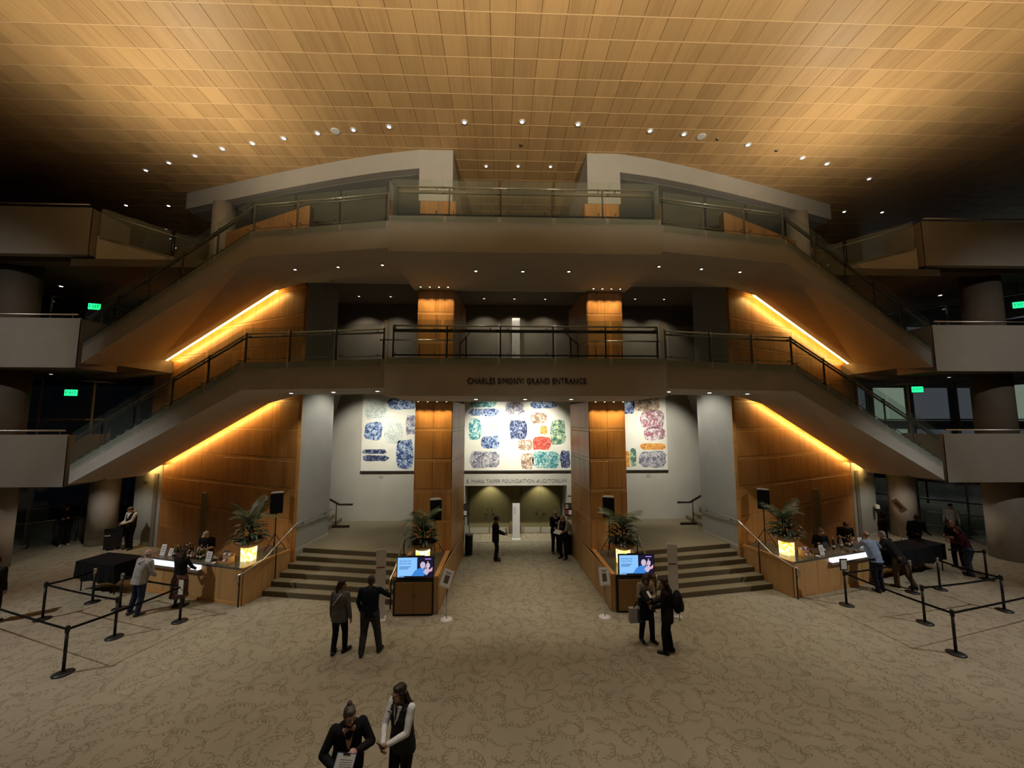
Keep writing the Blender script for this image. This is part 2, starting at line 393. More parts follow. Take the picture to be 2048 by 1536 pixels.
# rear wall of the lower level with the recess of the auditorium doors
rw = MB()
for s in (-1, 1): rw.bb((s * 2.32, 17.75, 0), (s * 14.5, 18.05, 7.0))
rw.bb((-2.32, 17.75, 2.48), (2.32, 18.05, 7.0))
wall_rear = ST('wall_rear', rw, 'plaster_pale', label='pale plaster wall above and beside the auditorium doors', cat='wall')
rc = MB()
for s in (-1, 1): rc.bb((s * 2.32, 18.05, 0), (s * 2.6, 19.3, 2.48))
rc.bb((-2.6, 18.05, 2.48), (2.6, 19.3, 2.7)); rc.bb((-2.6, 19.12, 0), (2.6, 19.3, 2.48))
PT('door_recess', rc, 'plaster_grey', wall_rear)
PT('threshold', MB().bb((-2.3, 17.72, 0.0), (2.3, 17.86, 0.02)), 'kick_plate', wall_rear)
t = text('lettering', 'S. MARK TAPER FOUNDATION AUDITORIUM', 0.225, 'ink_grey', (0.03, 17.742, 2.68), (PI / 2, 0, 0), wall_rear, 0.008, width=4.55)
sgn = MB().bb((2.36, 17.72, 2.0), (2.5, 17.75, 2.06)); PT('wall_plate', sgn, 'ink_grey', wall_rear)
for s in (-1, 1): PT('wall_plate', MB().bb((s * 6.2, 17.74, 2.82), (s * 6.0, 17.75, 2.95)), 'plaster_grey', wall_rear)
# auditorium doors
for k, (xa, xb) in enumerate(((-2.2, -1.24), (-1.23, -0.27), (0.27, 1.23), (1.24, 2.2))):
    d = EM('door_%d' % (k + 1), ((xa + xb) / 2, 19.06, 0), kind='structure', label='olive auditorium door leaf, number %s from the left of four' % ('one', 'two', 'three', 'four')[k], cat='door')
    w = (xb - xa) / 2
    PT('leaf', MB().bb((-w, -0.03, 0.01), (w, 0.03, 2.44)), 'door_olive', d)
    PT('kick_plate', MB().bb((-w + 0.03, -0.036, 0.03), (w - 0.03, -0.03, 0.30)), 'kick_plate', d)
    hx = (w - 0.10) if k % 2 == 0 else (-w + 0.10)
    PT('handle', MB().tube([(hx, -0.03, 1.18), (hx, -0.09, 1.18), (hx, -0.09, 0.88), (hx, -0.03, 0.88)], 0.016).box((hx, -0.035, 1.03), (0.05, 0.01, 0.40)).tube([(hx, -0.07, 1.03), (hx - (0.13 if k % 2 == 0 else -0.13), -0.07, 1.03)], 0.012), 'brass', d)
ST('door_post_panel', MB().bb((-0.26, 18.98, 0), (0.26, 19.12, 2.48)), 'door_olive', label='olive post between the two pairs of auditorium doors', cat='post')

# second tier rear wall and floor, third tier back wall
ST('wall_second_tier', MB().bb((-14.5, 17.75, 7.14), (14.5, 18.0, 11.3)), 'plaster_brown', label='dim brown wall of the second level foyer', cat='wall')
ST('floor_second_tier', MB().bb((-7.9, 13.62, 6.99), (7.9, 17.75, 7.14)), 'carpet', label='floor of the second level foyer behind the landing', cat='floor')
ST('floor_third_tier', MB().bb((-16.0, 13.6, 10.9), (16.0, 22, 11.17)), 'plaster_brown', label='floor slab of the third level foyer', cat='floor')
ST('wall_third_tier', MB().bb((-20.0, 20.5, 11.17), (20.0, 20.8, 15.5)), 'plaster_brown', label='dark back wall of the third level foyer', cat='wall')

for s in (-1, 1):
    side = 'left' if s < 0 else 'right'
    X = lambda x: s * x
    def poly(pts): return [(s * p[0], p[1]) for p in pts]
    # stairs and platform
    st = EM('staircase', kind='structure', label='broad carpeted stair of six steps on the %s of the entrance passage' % side, cat='stairs')
    for k in range(6):
        y_in = 11.95 + 0.30 * k; y_out = 12.72 + 0.315 * k
        z0, z1 = 0.16 * k, 0.16 * (k + 1)
        if k < 5: pl = poly([(3.72, y_in), (8.6, y_out + 0.06), (8.6, 14.9), (3.72, 14.6)])
        else: pl = poly([(2.5, 13.52), (3.72, 13.52), (3.72, y_in), (7.72, y_out - 0.07), (7.72, 15.85), (12.5, 15.85), (12.5, 17.75), (2.3, 17.75)])
        mb = MB(); mb.prism(pl, z0, z1)
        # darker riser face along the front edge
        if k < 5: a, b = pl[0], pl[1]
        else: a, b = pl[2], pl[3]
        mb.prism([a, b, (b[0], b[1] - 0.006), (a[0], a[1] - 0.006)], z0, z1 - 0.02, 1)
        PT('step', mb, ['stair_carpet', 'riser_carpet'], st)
    # further steps that climb outward behind the grey wall
    st2 = EM('staircase', kind='structure', label='dim inner stair climbing outward behind the grey wall on the %s' % side, cat='stairs')
    for k in range(10):
        x0 = 7.75 + 0.31 * k
        PT('step', MB().prism(poly([(x0, 15.95), (12.6, 15.95), (12.6, 17.70), (x0, 17.70)]), 0.961 + 0.16 * k, 0.96 + 0.16 * (k + 1)), 'stair_carpet', st2)
    # dark handrail of that inner stair
    hr = EM('handrail', label='dark wooden handrail of the inner stair on the %s platform' % side, cat='handrail')
    PT('rail', MB().tube([(X(6.95), 16.75, 1.90), (X(7.5), 16.75, 1.90), (X(10.4), 16.75, 3.45)], 0.045), 'bronze', hr)
    PT('post', MB().cyl((X(7.62), 16.75, 0.96), (X(7.62), 16.75, 1.92), 0.02), 'bronze', hr)
    PT('base_curb', MB().bb((X(7.05), 16.70, 0.96), (X(7.75), 16.80, 1.04)), 'bronze', hr)
    # grey wall beside the stair, through both tiers
    gw = ST('wall_stair_%s' % side, MB().prism(poly([(7.74, 13.74), (8.0, 13.86), (7.72, 15.85), (7.47, 15.72)]), 0, 11.2), 'plaster_grey', label='tall grey plaster wall end beside the %s stair' % side, cat='wall')
    PT('corner_trim', MB().prism(poly([(7.70, 13.70), (7.80, 13.70), (7.80, 13.745), (7.70, 13.745)]), 0, 10.3), 'wood_band', gw)
    PT('baseboard', MB().prism(poly([(7.735, 13.74), (7.745, 13.74), (7.475, 15.72), (7.465, 15.72)]), 0.96, 1.06), 'plaster_pale', gw)
    # wood panelled wall behind the bar, running outward
    A = Vector((X(7.80), 13.74)); D = Vector((X(0.898), 0.44)); Bp = A + D * 9.9
    ww = ST('wall_wood_%s' % side, MB().prism([A, Bp, Bp + Vector((0, 0.3)), A + Vector((0, 0.3))], 0, 13.4), 'wood_back', label='tall honey coloured wood panelled wall behind the %s bar' % side, cat='wall')
    panel_wall(ww, A, Bp, [0.0] + ZM[1:13] + [13.4], 7, flip=(s < 0))
    # pillar: block + panels on front and inner face, two tiers
    pil = EM('pillar', kind='structure', label='square wood panelled pillar on the %s of the entrance passage' % side, cat='pillar')
    core = poly([(2.44, 13.53), (3.68, 13.53), (3.5, 16.0), (2.24, 16.0)])
    PT('core', MB().prism(core, 0.0, 6.98).prism(core, 7.14, 10.13).prism(core, 11.17, 13.5), 'wood_back', pil)
    fr, fi, bi = (X(3.70), 13.53), (X(2.42), 13.53), (X(2.22), 16.0)
    for zs in ([0.97] + ZM[2:6] + [6.10], [7.15, 8.21, 9.25, 10.13], [11.18, 12.3, 13.5]):
        panel_wall(pil, fr, fi, zs, 2, flip=(s > 0))
        panel_wall(pil, fi, bi, zs, 2, flip=(s > 0))
    # ledge block in front of the pillar and the passage side below the platform
    led = EM('ledge', kind='structure', label='wood clad ledge running forward from the %s pillar' % side, cat='ledge')
    PT('core', MB().prism(poly([(2.52, 11.42), (3.70, 11.42), (3.70, 13.52), (2.45, 13.52)]), 0, 0.98), 'wood_back', led)
    PT('core', MB().prism(poly([(2.45, 13.52), (3.70, 13.52), (3.70, 17.74), (2.34, 17.74), (2.25, 16.0)]), 0, 0.955), 'wood_back', led)
    PT('stone_top', MB().prism(poly([(2.60, 11.38), (3.66, 11.38), (3.66, 13.50), (2.56, 13.50)]), 0.98, 1.02), 'stone_top', led)
    PT('edge_trim', MB().prism(poly([(2.48, 11.38), (2.60, 11.38), (2.56, 13.50), (2.42, 13.50)]), 0.98, 1.035), 'wood_band', led)
    PT('edge_trim', MB().prism(poly([(3.66, 11.38), (3.78, 11.38), (3.78, 13.50), (3.66, 13.50)]), 0.98, 1.035), 'wood_band', led)
    panel_wall(led, (X(2.50), 11.40), (X(2.22), 16.0), [0.0, 0.97], 3, pm='wood_front', flip=(s > 0))
    panel_wall(led, (X(3.72), 11.42), (X(3.72), 13.5), [0.0, 0.97], 2, pm='wood_front', flip=(s < 0))
    PT('front_post', MB().bb((X(2.50), 11.38, 0), (X(2.60), 11.42, 0.98)), 'wood_front', led)
    PT('front_post', MB().bb((X(3.66), 11.38, 0), (X(3.74), 11.42, 0.98)), 'wood_front', led)

    # bridges, flights and landings
    for lev, (zf, zs, zend_t, zend_b, zc0, zc1) in enumerate(((7.14, 6.33, 3.98, 3.35, 6.05, 3.02), (11.17, 10.36, 8.03, 7.35, 10.2, 7.75))):
        fr_ = [(3.85, 10.62), (8.3, 11.4), (14.85, 13.2)]
        bk = [(3.85, 13.0 if lev == 0 else 13.62), (7.75, 13.55), (9.02, 13.98), (16.42, 17.6)]
        V = []
        def pt(p, z): V.append((s * p[0], p[1], z)); return len(V) - 1
        f0, f1, f2 = (pt(fr_[0], zs), pt(fr_[1], zs), pt(fr_[2], zend_b))
        g0, g1, g2 = (pt(fr_[0], zf), pt(fr_[1], zf), pt(fr_[2], zend_t))
        b0, b1, b2, b3 = (pt(bk[0], zs), pt(bk[1], zs), pt(bk[2], zc0), pt(bk[3], zc1))
        c0, c1, c2, c3 = (pt(bk[0], zf), pt(bk[1], zf), pt(bk[2], zf - 0.35), pt(bk[3], zend_t))
        fs = [(f0, f1, g1, g0), (f1, f2, g2, g1), (f0, b0, b1, f1), (f1, b1, b2), (f1, b2, b3, f2),
              (g0, g1, c1, c0), (g1, c2, c1), (g1, g2, c3, c2), (b0, c0, c1, b1), (b1, c1, c2, b2), (b2, c2, c3, b3), (f0, g0, c0, b0), (f2, b3, c3, g2)]
        nm = ('second', 'third')[lev]
        fo = ST('stair_flight', MB().add(V, fs), 'plaster', label='plaster stair flight and bridge up to the %s level landing, %s half' % (nm, side), cat='stairs')
        # steps on top of the flight
        nst = 19
        for k in range(nst):
            t0, t1 = k / nst, (k + 1) / nst
            a0 = Vector((*fr_[1], 0)).lerp(Vector((*fr_[2], 0)), t0); a1 = Vector((*fr_[1], 0)).lerp(Vector((*fr_[2], 0)), t1)
            q0 = Vector((*bk[2], 0)).lerp(Vector((*bk[3], 0)), t0); q1 = Vector((*bk[2], 0)).lerp(Vector((*bk[3], 0)), t1)
            z1_ = zf + (zend_t - zf) * t0; inn = 0.12
            pl = [(s * (p[0]), p[1] + (inn if i < 2 else 0)) for i, p in enumerate((a0, a1, q1, q0))]
            PT('step', MB().prism(pl, z1_ - 0.34, z1_ - 0.01), 'stair_carpet', fo)
        # cove lamp strip between flight and wood wall
        cz = ((9.02, 14.04, zc0), (16.42, 17.66, zc1))
        cl = EM('cove_lamp', label='glowing amber light strip along the wall under the %s level flight, %s half' % (nm, side), cat='lamp', group='amber strips under the flights')
        off = Vector((-s * 0.44, 0.898, 0)) * 0.045
        a, b = (Vector((s * p[0], p[1], p[2])) for p in cz)
        up = Vector((0, 0, 0.05))
        if lev == 0: a.z += 0.13; b.z += 0.13
        PT('diffuser', MB().add([a - off * 0 + up * 0.2, b + up * 0.2, b + off + up * 0.2, a + off + up * 0.2, a + up * 1.4, b + up * 1.4, b + off + up * 1.4, a + off + up * 1.4],
                                [(0, 1, 2, 3), (7, 6, 5, 4), (0, 4, 5, 1), (1, 5, 6, 2), (2, 6, 7, 3), (3, 7, 4, 0)]), 'cove_glow', cl)
        # glass railing
        gl = EM('glass_railing', label='green tinted glass railing of the %s level bridge and flight, %s half' % (nm, side), cat='railing')
        runs = [((fr_[0][0] + 0.16, fr_[0][1] - 0.04, zf - 0.2), (fr_[1][0], fr_[1][1] - 0.06, zf - 0.2), 3), ((fr_[1][0], fr_[1][1] - 0.06, zf - 0.2), (fr_[2][0], fr_[2][1] - 0.06, zend_t - 0.16), 5)]
        hpts = []
        for (p, q, n) in runs:
            p, q = Vector((s * p[0], p[1], p[2])), Vector((s * q[0], q[1], q[2])); d = q - p; u = d.normalized()
            nrm = Vector((-d.y, d.x, 0)).normalized();
            if nrm.y < 0: nrm = -nrm
            for k in range(n):
                a = p + d * (k / n) + u * 0.04; b = p + d * ((k + 1) / n) - u * 0.04; h = Vector((0, 0, 1.2)); tk = nrm * 0.015
                PT('pane', MB().add([a, b, b + h, a + h, a + tk, b + tk, b + h + tk, a + h + tk], [(0, 1, 2, 3), (7, 6, 5, 4), (0, 4, 5, 1), (1, 5, 6, 2), (2, 6, 7, 3), (3, 7, 4, 0)]), 'rail_glass', gl)
                base = p + d * (k / n) + nrm * 0.10
                PT('post', MB().box(base + Vector((0, 0, 0.62)), (0.05, 0.02, 0.95)), 'steel_dark', gl)
                for e in (a + u * 0.12, b - u * 0.12):
                    for hz in (0.32, 0.98): PT('clamp', MB().cyl(e - nrm * 0.012 + Vector((0, 0, hz)), e + nrm * 0.11 + Vector((0, 0, hz)), 0.014, n=6), 'steel_dark', gl)
            hpts += [p + nrm * 0.12 + Vector((0, 0, 1.06)), q + nrm * 0.12 + Vector((0, 0, 1.06))]
        PT('handrail', MB().tube([hpts[0], hpts[1], hpts[3]], 0.024), 'steel', gl)
        PT('lower_rail', MB().tube([h - Vector((0, 0, 0.76)) for h in (hpts[0], hpts[1], hpts[3])], 0.012), 'steel_dark', gl)
        PT('rail_shelf', MB().tube([h - Vector((0, 0, 0.10)) for h in (hpts[0], hpts[1], hpts[3])], 0.03), 'steel_dark', gl)

    # side balconies on three levels
    for lev, (zb, zt, zfl) in enumerate(((3.22, 4.95, 4.02), (7.25, 8.98, 8.05), (11.28, 13.02, 12.08))):
        nm = ('second', 'third', 'fourth')[lev]
        ba = ST('balcony_%s_%d' % (side, lev + 2), MB().prism(poly([(15.35, 13.5), (30, 13.35), (30, 13.6), (15.55, 13.75)]), zb, zt), 'plaster', label='pale solid balcony front of the %s level on the %s' % (nm, side), cat='balcony')
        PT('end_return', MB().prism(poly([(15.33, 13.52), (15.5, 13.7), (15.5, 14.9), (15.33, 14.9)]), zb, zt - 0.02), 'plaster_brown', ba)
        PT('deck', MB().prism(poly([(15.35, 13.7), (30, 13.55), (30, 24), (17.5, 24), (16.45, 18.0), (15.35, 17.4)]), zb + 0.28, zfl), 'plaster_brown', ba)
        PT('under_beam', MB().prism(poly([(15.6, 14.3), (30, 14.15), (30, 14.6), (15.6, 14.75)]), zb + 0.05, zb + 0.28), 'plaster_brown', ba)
        rl = EM('rail', label='polished steel top rail of the %s level balcony on the %s' % (nm, side), cat='rail')
        rl.name = 'balcony_rail'
        PT('tube', MB().tube([(X(15.5), 13.56, zt + 0.14), (X(30), 13.42, zt + 0.14)], 0.03), 'steel', rl)
        for k in range(7): PT('bracket', MB().cyl((X(15.7 + 2.2 * k), 13.58, zt - 0.02), (X(15.7 + 2.2 * k), 13.58, zt + 0.14), 0.012, n=6), 'steel_dark', rl)
    # fourth level glazed return with the boxed slab below it
    q0, q1 = Vector((X(15.3), 13.72, 0)), Vector((X(12.9), 17.2, 0))
    nr = (q1 - q0).normalized(); nn = Vector((-nr.y, nr.x, 0)); nn = nn if nn.x * s > 0 else -nn
    sl = ST('balcony_return_%s' % side, MB().prism([q0.xy, q1.xy, (q1 + nn * 2.5).xy, (q0 + nn * 0.4).xy], 11.07, 12.08), 'plaster', label='boxed balcony slab with glass railing turning in at the fourth level %s' % side, cat='balcony')
    gl = EM('glass_railing', label='short glass railing on the fourth level return, %s side' % side, cat='railing')
    for k in range(2):
        a = q0.lerp(q1, k / 2 + 0.01); b = q0.lerp(q1, (k + 1) / 2 - 0.02); tk = nn * 0.015
        PT('pane', MB().prism([a.xy, b.xy, (b + tk).xy, (a + tk).xy], 11.98, 13.15), 'rail_glass', gl)
        PT('post', MB().cyl(q0.lerp(q1, k / 2) + nn * 0.1 + Vector((0, 0, 12.06)), q0.lerp(q1, k / 2) + nn * 0.1 + Vector((0, 0, 13.0)), 0.025), 'steel_dark', gl)
    PT('handrail', MB().tube([q0 + nn * 0.12 + Vector((0, 0, 13.0)), q1 + nn * 0.12 + Vector((0, 0, 13.0))], 0.025), 'steel', gl)

    # curved grey fascia under the ceiling with its pier and soffit
    arc = [(3.75, 13.5), (5.2, 13.76), (6.9, 14.18), (8.6, 14.66), (10.2, 15.14), (11.7, 15.62), (13.2, 16.1), (14.7, 16.6)]
    arc_b = [(x, y + 0.35) for x, y in arc]
    ST('wall_upper_%s' % side, MB().prism(poly([(2.52, 13.5), (3.76, 13.5), (3.76, 13.9), (2.9, 18.5), (2.6, 18.5)]), 13.5, 15.51)
       .prism(poly(arc + arc_b[::-1]), 14.77, 15.51), 'plaster', label='curved grey fascia and pier under the wooden ceiling on the %s' % side, cat='wall')
    ST('soffit_upper_%s' % side, MB().prism(poly(arc_b + [(14.2, 19.0), (12.5, 19.0), (9.8, 17.2), (3.4, 20.4), (3.0, 16)]), 14.76, 14.9), 'plaster_grey', label='grey soffit behind the curved fascia on the %s' % side, cat='ceiling')
    ST('column', MB().cyl((X(12.75), 16.25, 11.17), (X(12.75), 16.25, 14.77), 0.42, n=28), 'concrete', label='round column under the curved fascia on the %s' % side, cat='column')
    lw = ST('wall_low_%s' % side, MB().prism(poly([(7.6, 15.3), (12.3, 16.9), (12.2, 17.1), (7.5, 15.5)]), 11.17, 12.75), 'wood', label='low wood clad parapet on the third level, %s side' % side, cat='parapet')
    # ground level: grey wall with jamb, round columns
    gw2 = ST('wall_corner_%s' % side, MB().prism(poly([(15.45, 17.45), (17.3, 18.25), (17.1, 18.75), (15.3, 18.0)]), 0, 3.5), 'plaster_grey', label='pale grey wall section with a dispenser at the %s corner' % side, cat='wall')
    PT('jamb', MB().prism(poly([(15.70, 17.52), (15.95, 17.63), (15.92, 17.69), (15.67, 17.58)]), 0, 3.1), 'plaster_brown', gw2)
    PT('baseboard', MB().prism(poly([(15.95, 17.64), (17.3, 18.22), (17.29, 18.25), (15.94, 17.67)]), 0, 0.12), 'plaster_pale', gw2)
    PT('lettering_plate', MB().prism(poly([(16.4, 17.84), (16.75, 17.99), (16.745, 18.0), (16.395, 17.85)]), 2.66, 2.74), 'ink_grey', gw2)
    ST('column', MB().cyl((X(18.45), 18.1, 0), (X(18.45), 18.1, 3.5), 0.5, n=28), 'concrete', label='round grey column beside the corner wall, %s ground floor' % side, cat='column')
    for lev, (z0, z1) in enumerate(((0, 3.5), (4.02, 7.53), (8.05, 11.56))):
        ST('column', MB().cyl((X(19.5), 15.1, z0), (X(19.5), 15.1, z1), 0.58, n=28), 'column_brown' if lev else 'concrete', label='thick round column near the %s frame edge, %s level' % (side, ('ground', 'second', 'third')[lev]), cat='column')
    # curtain wall with mullions and panes
    Ca, Cb = Vector((X(19.2), 22.6)), Vector((X(27.5), 12.0))
    cw = EM('window_%d' % (1 if s < 0 else 2), kind='structure', label='dark glazed curtain wall with mullions on the %s' % side, cat='window')
    cd = Cb - Ca; nb = 8; ca = math.atan2(cd.y, cd.x)
    for lev, (z0, z1) in enumerate(((0, 3.4), (4.1, 7.4), (8.1, 11.4))):
        for k in range(nb):
            a = Ca + cd * (k / nb); b = Ca + cd * ((k + 1) / nb); m_ = (a + b) / 2
            PT('mullion', MB().box((a.x, a.y, (z0 + z1) / 2), (0.08, 0.14, z1 - z0), rot=Matrix.Rotation(ca, 3, 'Z')), 'steel_dark', cw)
            for (h0, h1) in ((0.05, 1.35), (1.40, z1 - z0 - 0.05)):
                OB('pane', board_mesh(cd.length / nb - 0.08, 0.012, h1 - h0, 'window_glass', 0.0), cw, (m_.x, m_.y, z0 + (h0 + h1) / 2), ca)
        for h in (0.02, 1.375, z1 - z0 - 0.02):
            m_ = (Ca + Cb) / 2
            PT('transom', MB().box((m_.x, m_.y, z0 + h), (cd.length, 0.12, 0.07), rot=Matrix.Rotation(ca, 3, 'Z')), 'steel_dark', cw)

# central landings
for lev, (zf, zs) in enumerate(((7.14, 6.10), (11.17, 10.13))):
    nm = ('second', 'third')[lev]
    ld = ST('landing', MB().prism([(-3.86, 10.35), (3.86, 10.35), (3.86, 13.62), (-3.86, 13.62)], zs, zf), 'plaster', label='projecting box landing of the %s level above the entrance' % nm, cat='landing')
    if lev == 0:
        text('lettering', 'CHARLES SIMONYI GRAND ENTRANCE', 0.235, 'ink', (0.0, 10.34, 6.50), (PI / 2, 0, 0), ld, 0.01, width=3.24)
    gl = EM('glass_railing', label='glass railing across the front of the %s level landing' % nm, cat='railing')
    for k in range(5):
        x0, x1 = -3.84 + 1.536 * k + 0.04, -3.84 + 1.536 * (k + 1) - 0.04
        PT('pane', MB().bb((x0, 10.27, zf - 0.18), (x1, 10.285, zf + 1.03)), 'rail_glass', gl)
        for xx in (x0 + 0.2, x1 - 0.2):
            for hz in (0.12, 0.80): PT('clamp', MB().cyl((xx, 10.26, zf + hz), (xx, 10.40, zf + hz), 0.014, n=6), 'steel_dark', gl)
    for sx in (-1, 1): PT('pane', MB().bb((sx * 3.86, 10.30, zf - 0.18), (sx * 3.875, 10.72, zf + 1.03)), 'rail_glass', gl)
    for k in range(6): PT('post', MB().bb((-3.66 + 1.464 * k - 0.02, 10.40, zf), (-3.66 + 1.464 * k + 0.02, 10.42, zf + 0.9)), 'black_metal', gl)
    PT('handrail', MB().tube([(-3.66, 10.75, zf + 0.86), (-3.66, 10.42, zf + 0.9), (3.66, 10.42, zf + 0.9), (3.66, 10.75, zf + 0.86)], 0.025), 'steel', gl)
    PT('rail_shelf', MB().bb((-3.66, 10.40, zf + 0.72), (3.66, 10.46, zf + 0.80)), 'black_metal' if lev == 0 else 'steel_dark', gl)
    PT('lower_rail', MB().bb((-3.66, 10.40, zf + 0.06), (3.66, 10.43, zf + 0.10)), 'black_metal', gl)

# mural behind the pillars: a large canvas of loose printed patches
mu = EM('mural', (0, 17.69, 3.17), label='wide cream canvas of blue, red and green printed patches on the rear wall', cat='mural')
flat('canvas', (0.80, 0.79, 0.70), 0.7, noise=0.03, nscale=3)
PT('canvas', MB().bb((-7.0, -0.02, 0.0), (7.0, 0.05, 3.75)), 'canvas', mu)
PT('frame_edge', MB().bb((-7.02, -0.025, -0.05), (7.02, 0.05, 0.0)), 'ink', mu)
P_ = (0.72, 0.74, 0.68)
for nm, c in {'p_blue': ((0.50, 0.62, 0.72), (0.02, 0.04, 0.16), (0.10, 0.18, 0.42)), 'p_navy': ((0.30, 0.36, 0.48), (0.01, 0.015, 0.05), (0.04, 0.06, 0.18)),
              'p_teal': ((0.62, 0.78, 0.74), (0.02, 0.20, 0.24), (0.14, 0.42, 0.44)), 'p_red': ((0.72, 0.22, 0.16), (0.48, 0.05, 0.03), (0.62, 0.10, 0.06)),
              'p_pink': ((0.80, 0.74, 0.72), (0.42, 0.10, 0.12), (0.20, 0.14, 0.22)), 'p_green': ((0.55, 0.66, 0.42), (0.03, 0.12, 0.09), (0.16, 0.28, 0.20)),
              'p_grey': ((0.66, 0.66, 0.66), (0.14, 0.14, 0.20), (0.34, 0.34, 0.42)), 'p_brown': ((0.74, 0.66, 0.56), (0.25, 0.15, 0.10), (0.42, 0.28, 0.18)),
              'p_pale': ((0.70, 0.76, 0.70), (0.44, 0.52, 0.50), (0.60, 0.66, 0.62)), 'p_orange': ((0.82, 0.50, 0.16), (0.60, 0.20, 0.03), (0.75, 0.36, 0.06))}.items():
    inkmat(nm, c[0], c[1], 7.0, 0.52, c[2])
patches = [(-6.9, 2.3, 1.0, 0.9, 'p_pale'), (-5.9, 2.75, 1.4, 0.55, 'p_blue'), (-6.9, 1.35, 0.85, 0.85, 'p_blue'), (-6.0, 1.2, 0.85, 1.0, 'p_pale'), (-5.05, 1.6, 0.55, 0.9, 'p_grey'),
           (-6.95, 0.75, 1.1, 0.22, 'p_navy'), (-6.95, 0.42, 1.2, 0.28, 'p_navy'), (-5.45, 0.08, 0.8, 1.35, 'p_blue'),
           (-2.2, 2.85, 1.3, 0.35, 'p_teal'), (-2.2, 2.45, 1.4, 0.36, 'p_blue'), (-2.2, 1.35, 0.6, 1.0, 'p_teal'), (-1.5, 1.75, 0.7, 0.6, 'p_pale'), (-1.6, 0.95, 0.85, 0.62, 'p_blue'), (-2.15, 0.1, 1.4, 0.78, 'p_grey'),
           (-0.5, 2.5, 0.9, 0.6, 'p_grey'), (-0.35, 1.4, 0.9, 0.9, 'p_navy'), (0.05, 0.9, 0.7, 0.5, 'p_brown'), (0.2, 0.05, 0.6, 0.75, 'p_brown'), (0.65, 2.8, 1.25, 0.35, 'p_blue'), (0.65, 2.1, 0.8, 0.52, 'p_brown'),
           (0.72, 0.92, 0.9, 0.6, 'p_red'), (0.74, 0.06, 1.25, 0.82, 'p_teal'), (1.55, 1.15, 0.75, 1.15, 'p_green'), (2.0, 0.1, 0.5, 0.8, 'p_navy'), (1.1, 1.62, 0.35, 0.4, 'p_orange'),
           (4.8, 2.55, 0.75, 0.8, 'p_blue'), (5.45, 2.7, 1.3, 0.7, 'p_brown'), (5.75, 1.9, 1.2, 0.85, 'p_pink'), (5.9, 1.35, 1.05, 0.6, 'p_pink'), (5.7, 0.9, 1.25, 0.32, 'p_orange'), (5.65, 0.1, 1.3, 0.78, 'p_grey'), (4.95, 0.12, 0.28, 0.75, 'p_orange'), (5.25, 0.15, 0.3, 0.85, 'p_green')]
for (x, z, w, h, m) in patches:
    n = 14; pts = []
    rr = random.Random(int(x * 91 + z * 17))
    for k in range(n):
        a = 2 * PI * k / n; cx, cz = math.cos(a), math.sin(a); q = max(abs(cx), abs(cz)) ** 0.85
        pts.append((x + w / 2 + cx / q * w / 2 * rr.uniform(0.88, 1.04), z + h / 2 + cz / q * h / 2 * rr.uniform(0.86, 1.04)))
    PT('printed_patch', MB().add([(p[0], -0.024, p[1]) for p in pts], [tuple(range(n))]), m, mu)
# ---------------------------------------------------------------- lamps
LAMP_MESH = {}
def lamp_mesh(r, lens):
    k = (r, lens)
    if k not in LAMP_MESH:
        LAMP_MESH[k] = (MB().lathe([(r * 1.0, 0.012), (r * 1.32, 0.012), (r * 1.32, -0.012), (r * 1.0, -0.016)], n=14).mesh('trim_ring', 'white_board'),
                        MB().lathe([(r * 0.98, 0.01), (r * 0.98, -0.006), (r * 0.6, -0.018)], n=14).mesh('lens', lens))
    return LAMP_MESH[k]
def downlight(loc, label, group, r=0.07, lens='lamp_white', power=0, cone=60, target=None, color=WARM, blend=0.6, rad=0.06):
    e = EM('downlight', loc, label=label, cat='downlight', group=group)
    ring, ln = lamp_mesh(r, lens)
    OB('trim_ring', ring, e); OB('lens', ln, e)
    if power:
        tg = target or (loc[0], loc[1], loc[2] - 3)
        spot((loc[0], loc[1], loc[2] - 0.05), tg, power, color, cone, blend, rad)
    return e
for (x, y) in ((-1.97, 12.11), (-0.02, 12.03), (1.89, 12.08), (4.46, 12.3), (5.72, 12.42), (8.31, 12.86), (10.86, 13.48), (12.09, 13.79), (14.65, 14.65), (-4.58, 12.39), (-5.86, 12.57),
               (-7.18, 12.77), (-8.5, 13.05), (-9.78, 13.34), (-11.08, 13.66), (-12.4, 14.08), (-13.74, 14.52), (-15.06, 15.01), (-18.32, 17.64), (-16.36, 17.62), (15.88, 17.15), (17.76, 17.14)):
    downlight((x, y, 15.49), 'small bright recessed downlight in the curved row on the wooden ceiling', 'downlights of the wooden ceiling', 0.085)
for (x, y) in ((-1.32, 14.35), (-0.05, 14.31), (1.24, 14.3)):
    downlight((x, y, 15.49), 'small downlight in the ceiling bay between the two grey piers', 'downlights between the piers', 0.065)
for (x, y) in ((-7.44, 12.3), (-5.95, 12.05), (-4.48, 11.84), (4.34, 11.69), (5.8, 11.85), (7.21, 12.06)):
    downlight((x, y, 10.35), 'small downlight under the third level bridge', 'downlights under the third level bridges', 0.055, power=25, cone=80)
for (x, y) in ((-1.51, 11.67), (-0.03, 11.66), (1.42, 11.62)):
    downlight((x, y, 10.12), 'small downlight under the third level landing box', 'downlights under the third level landing', 0.055, power=14, cone=80)
for (x, y) in ((-7.45, 12.48), (-5.9, 12.0), (-4.41, 11.55), (4.41, 11.5), (5.9, 11.9), (7.45, 12.4)):
    downlight((x, y, 6.32), 'flush downlight under the second level bridge above the stairs', 'downlights above the stairs', 0.08, power=85, cone=100, target=(x * 1.02, y + 1.0, 0), color=(1.0, 0.92, 0.74))
for (x, y) in ((-1.47, 11.63), (0.02, 11.59), (1.42, 11.54)):
    downlight((x, y, 6.09), 'flush downlight under the second level landing above the passage', 'downlights above the passage', 0.08, power=150, cone=62, target=(x, y + 1.0, 0))
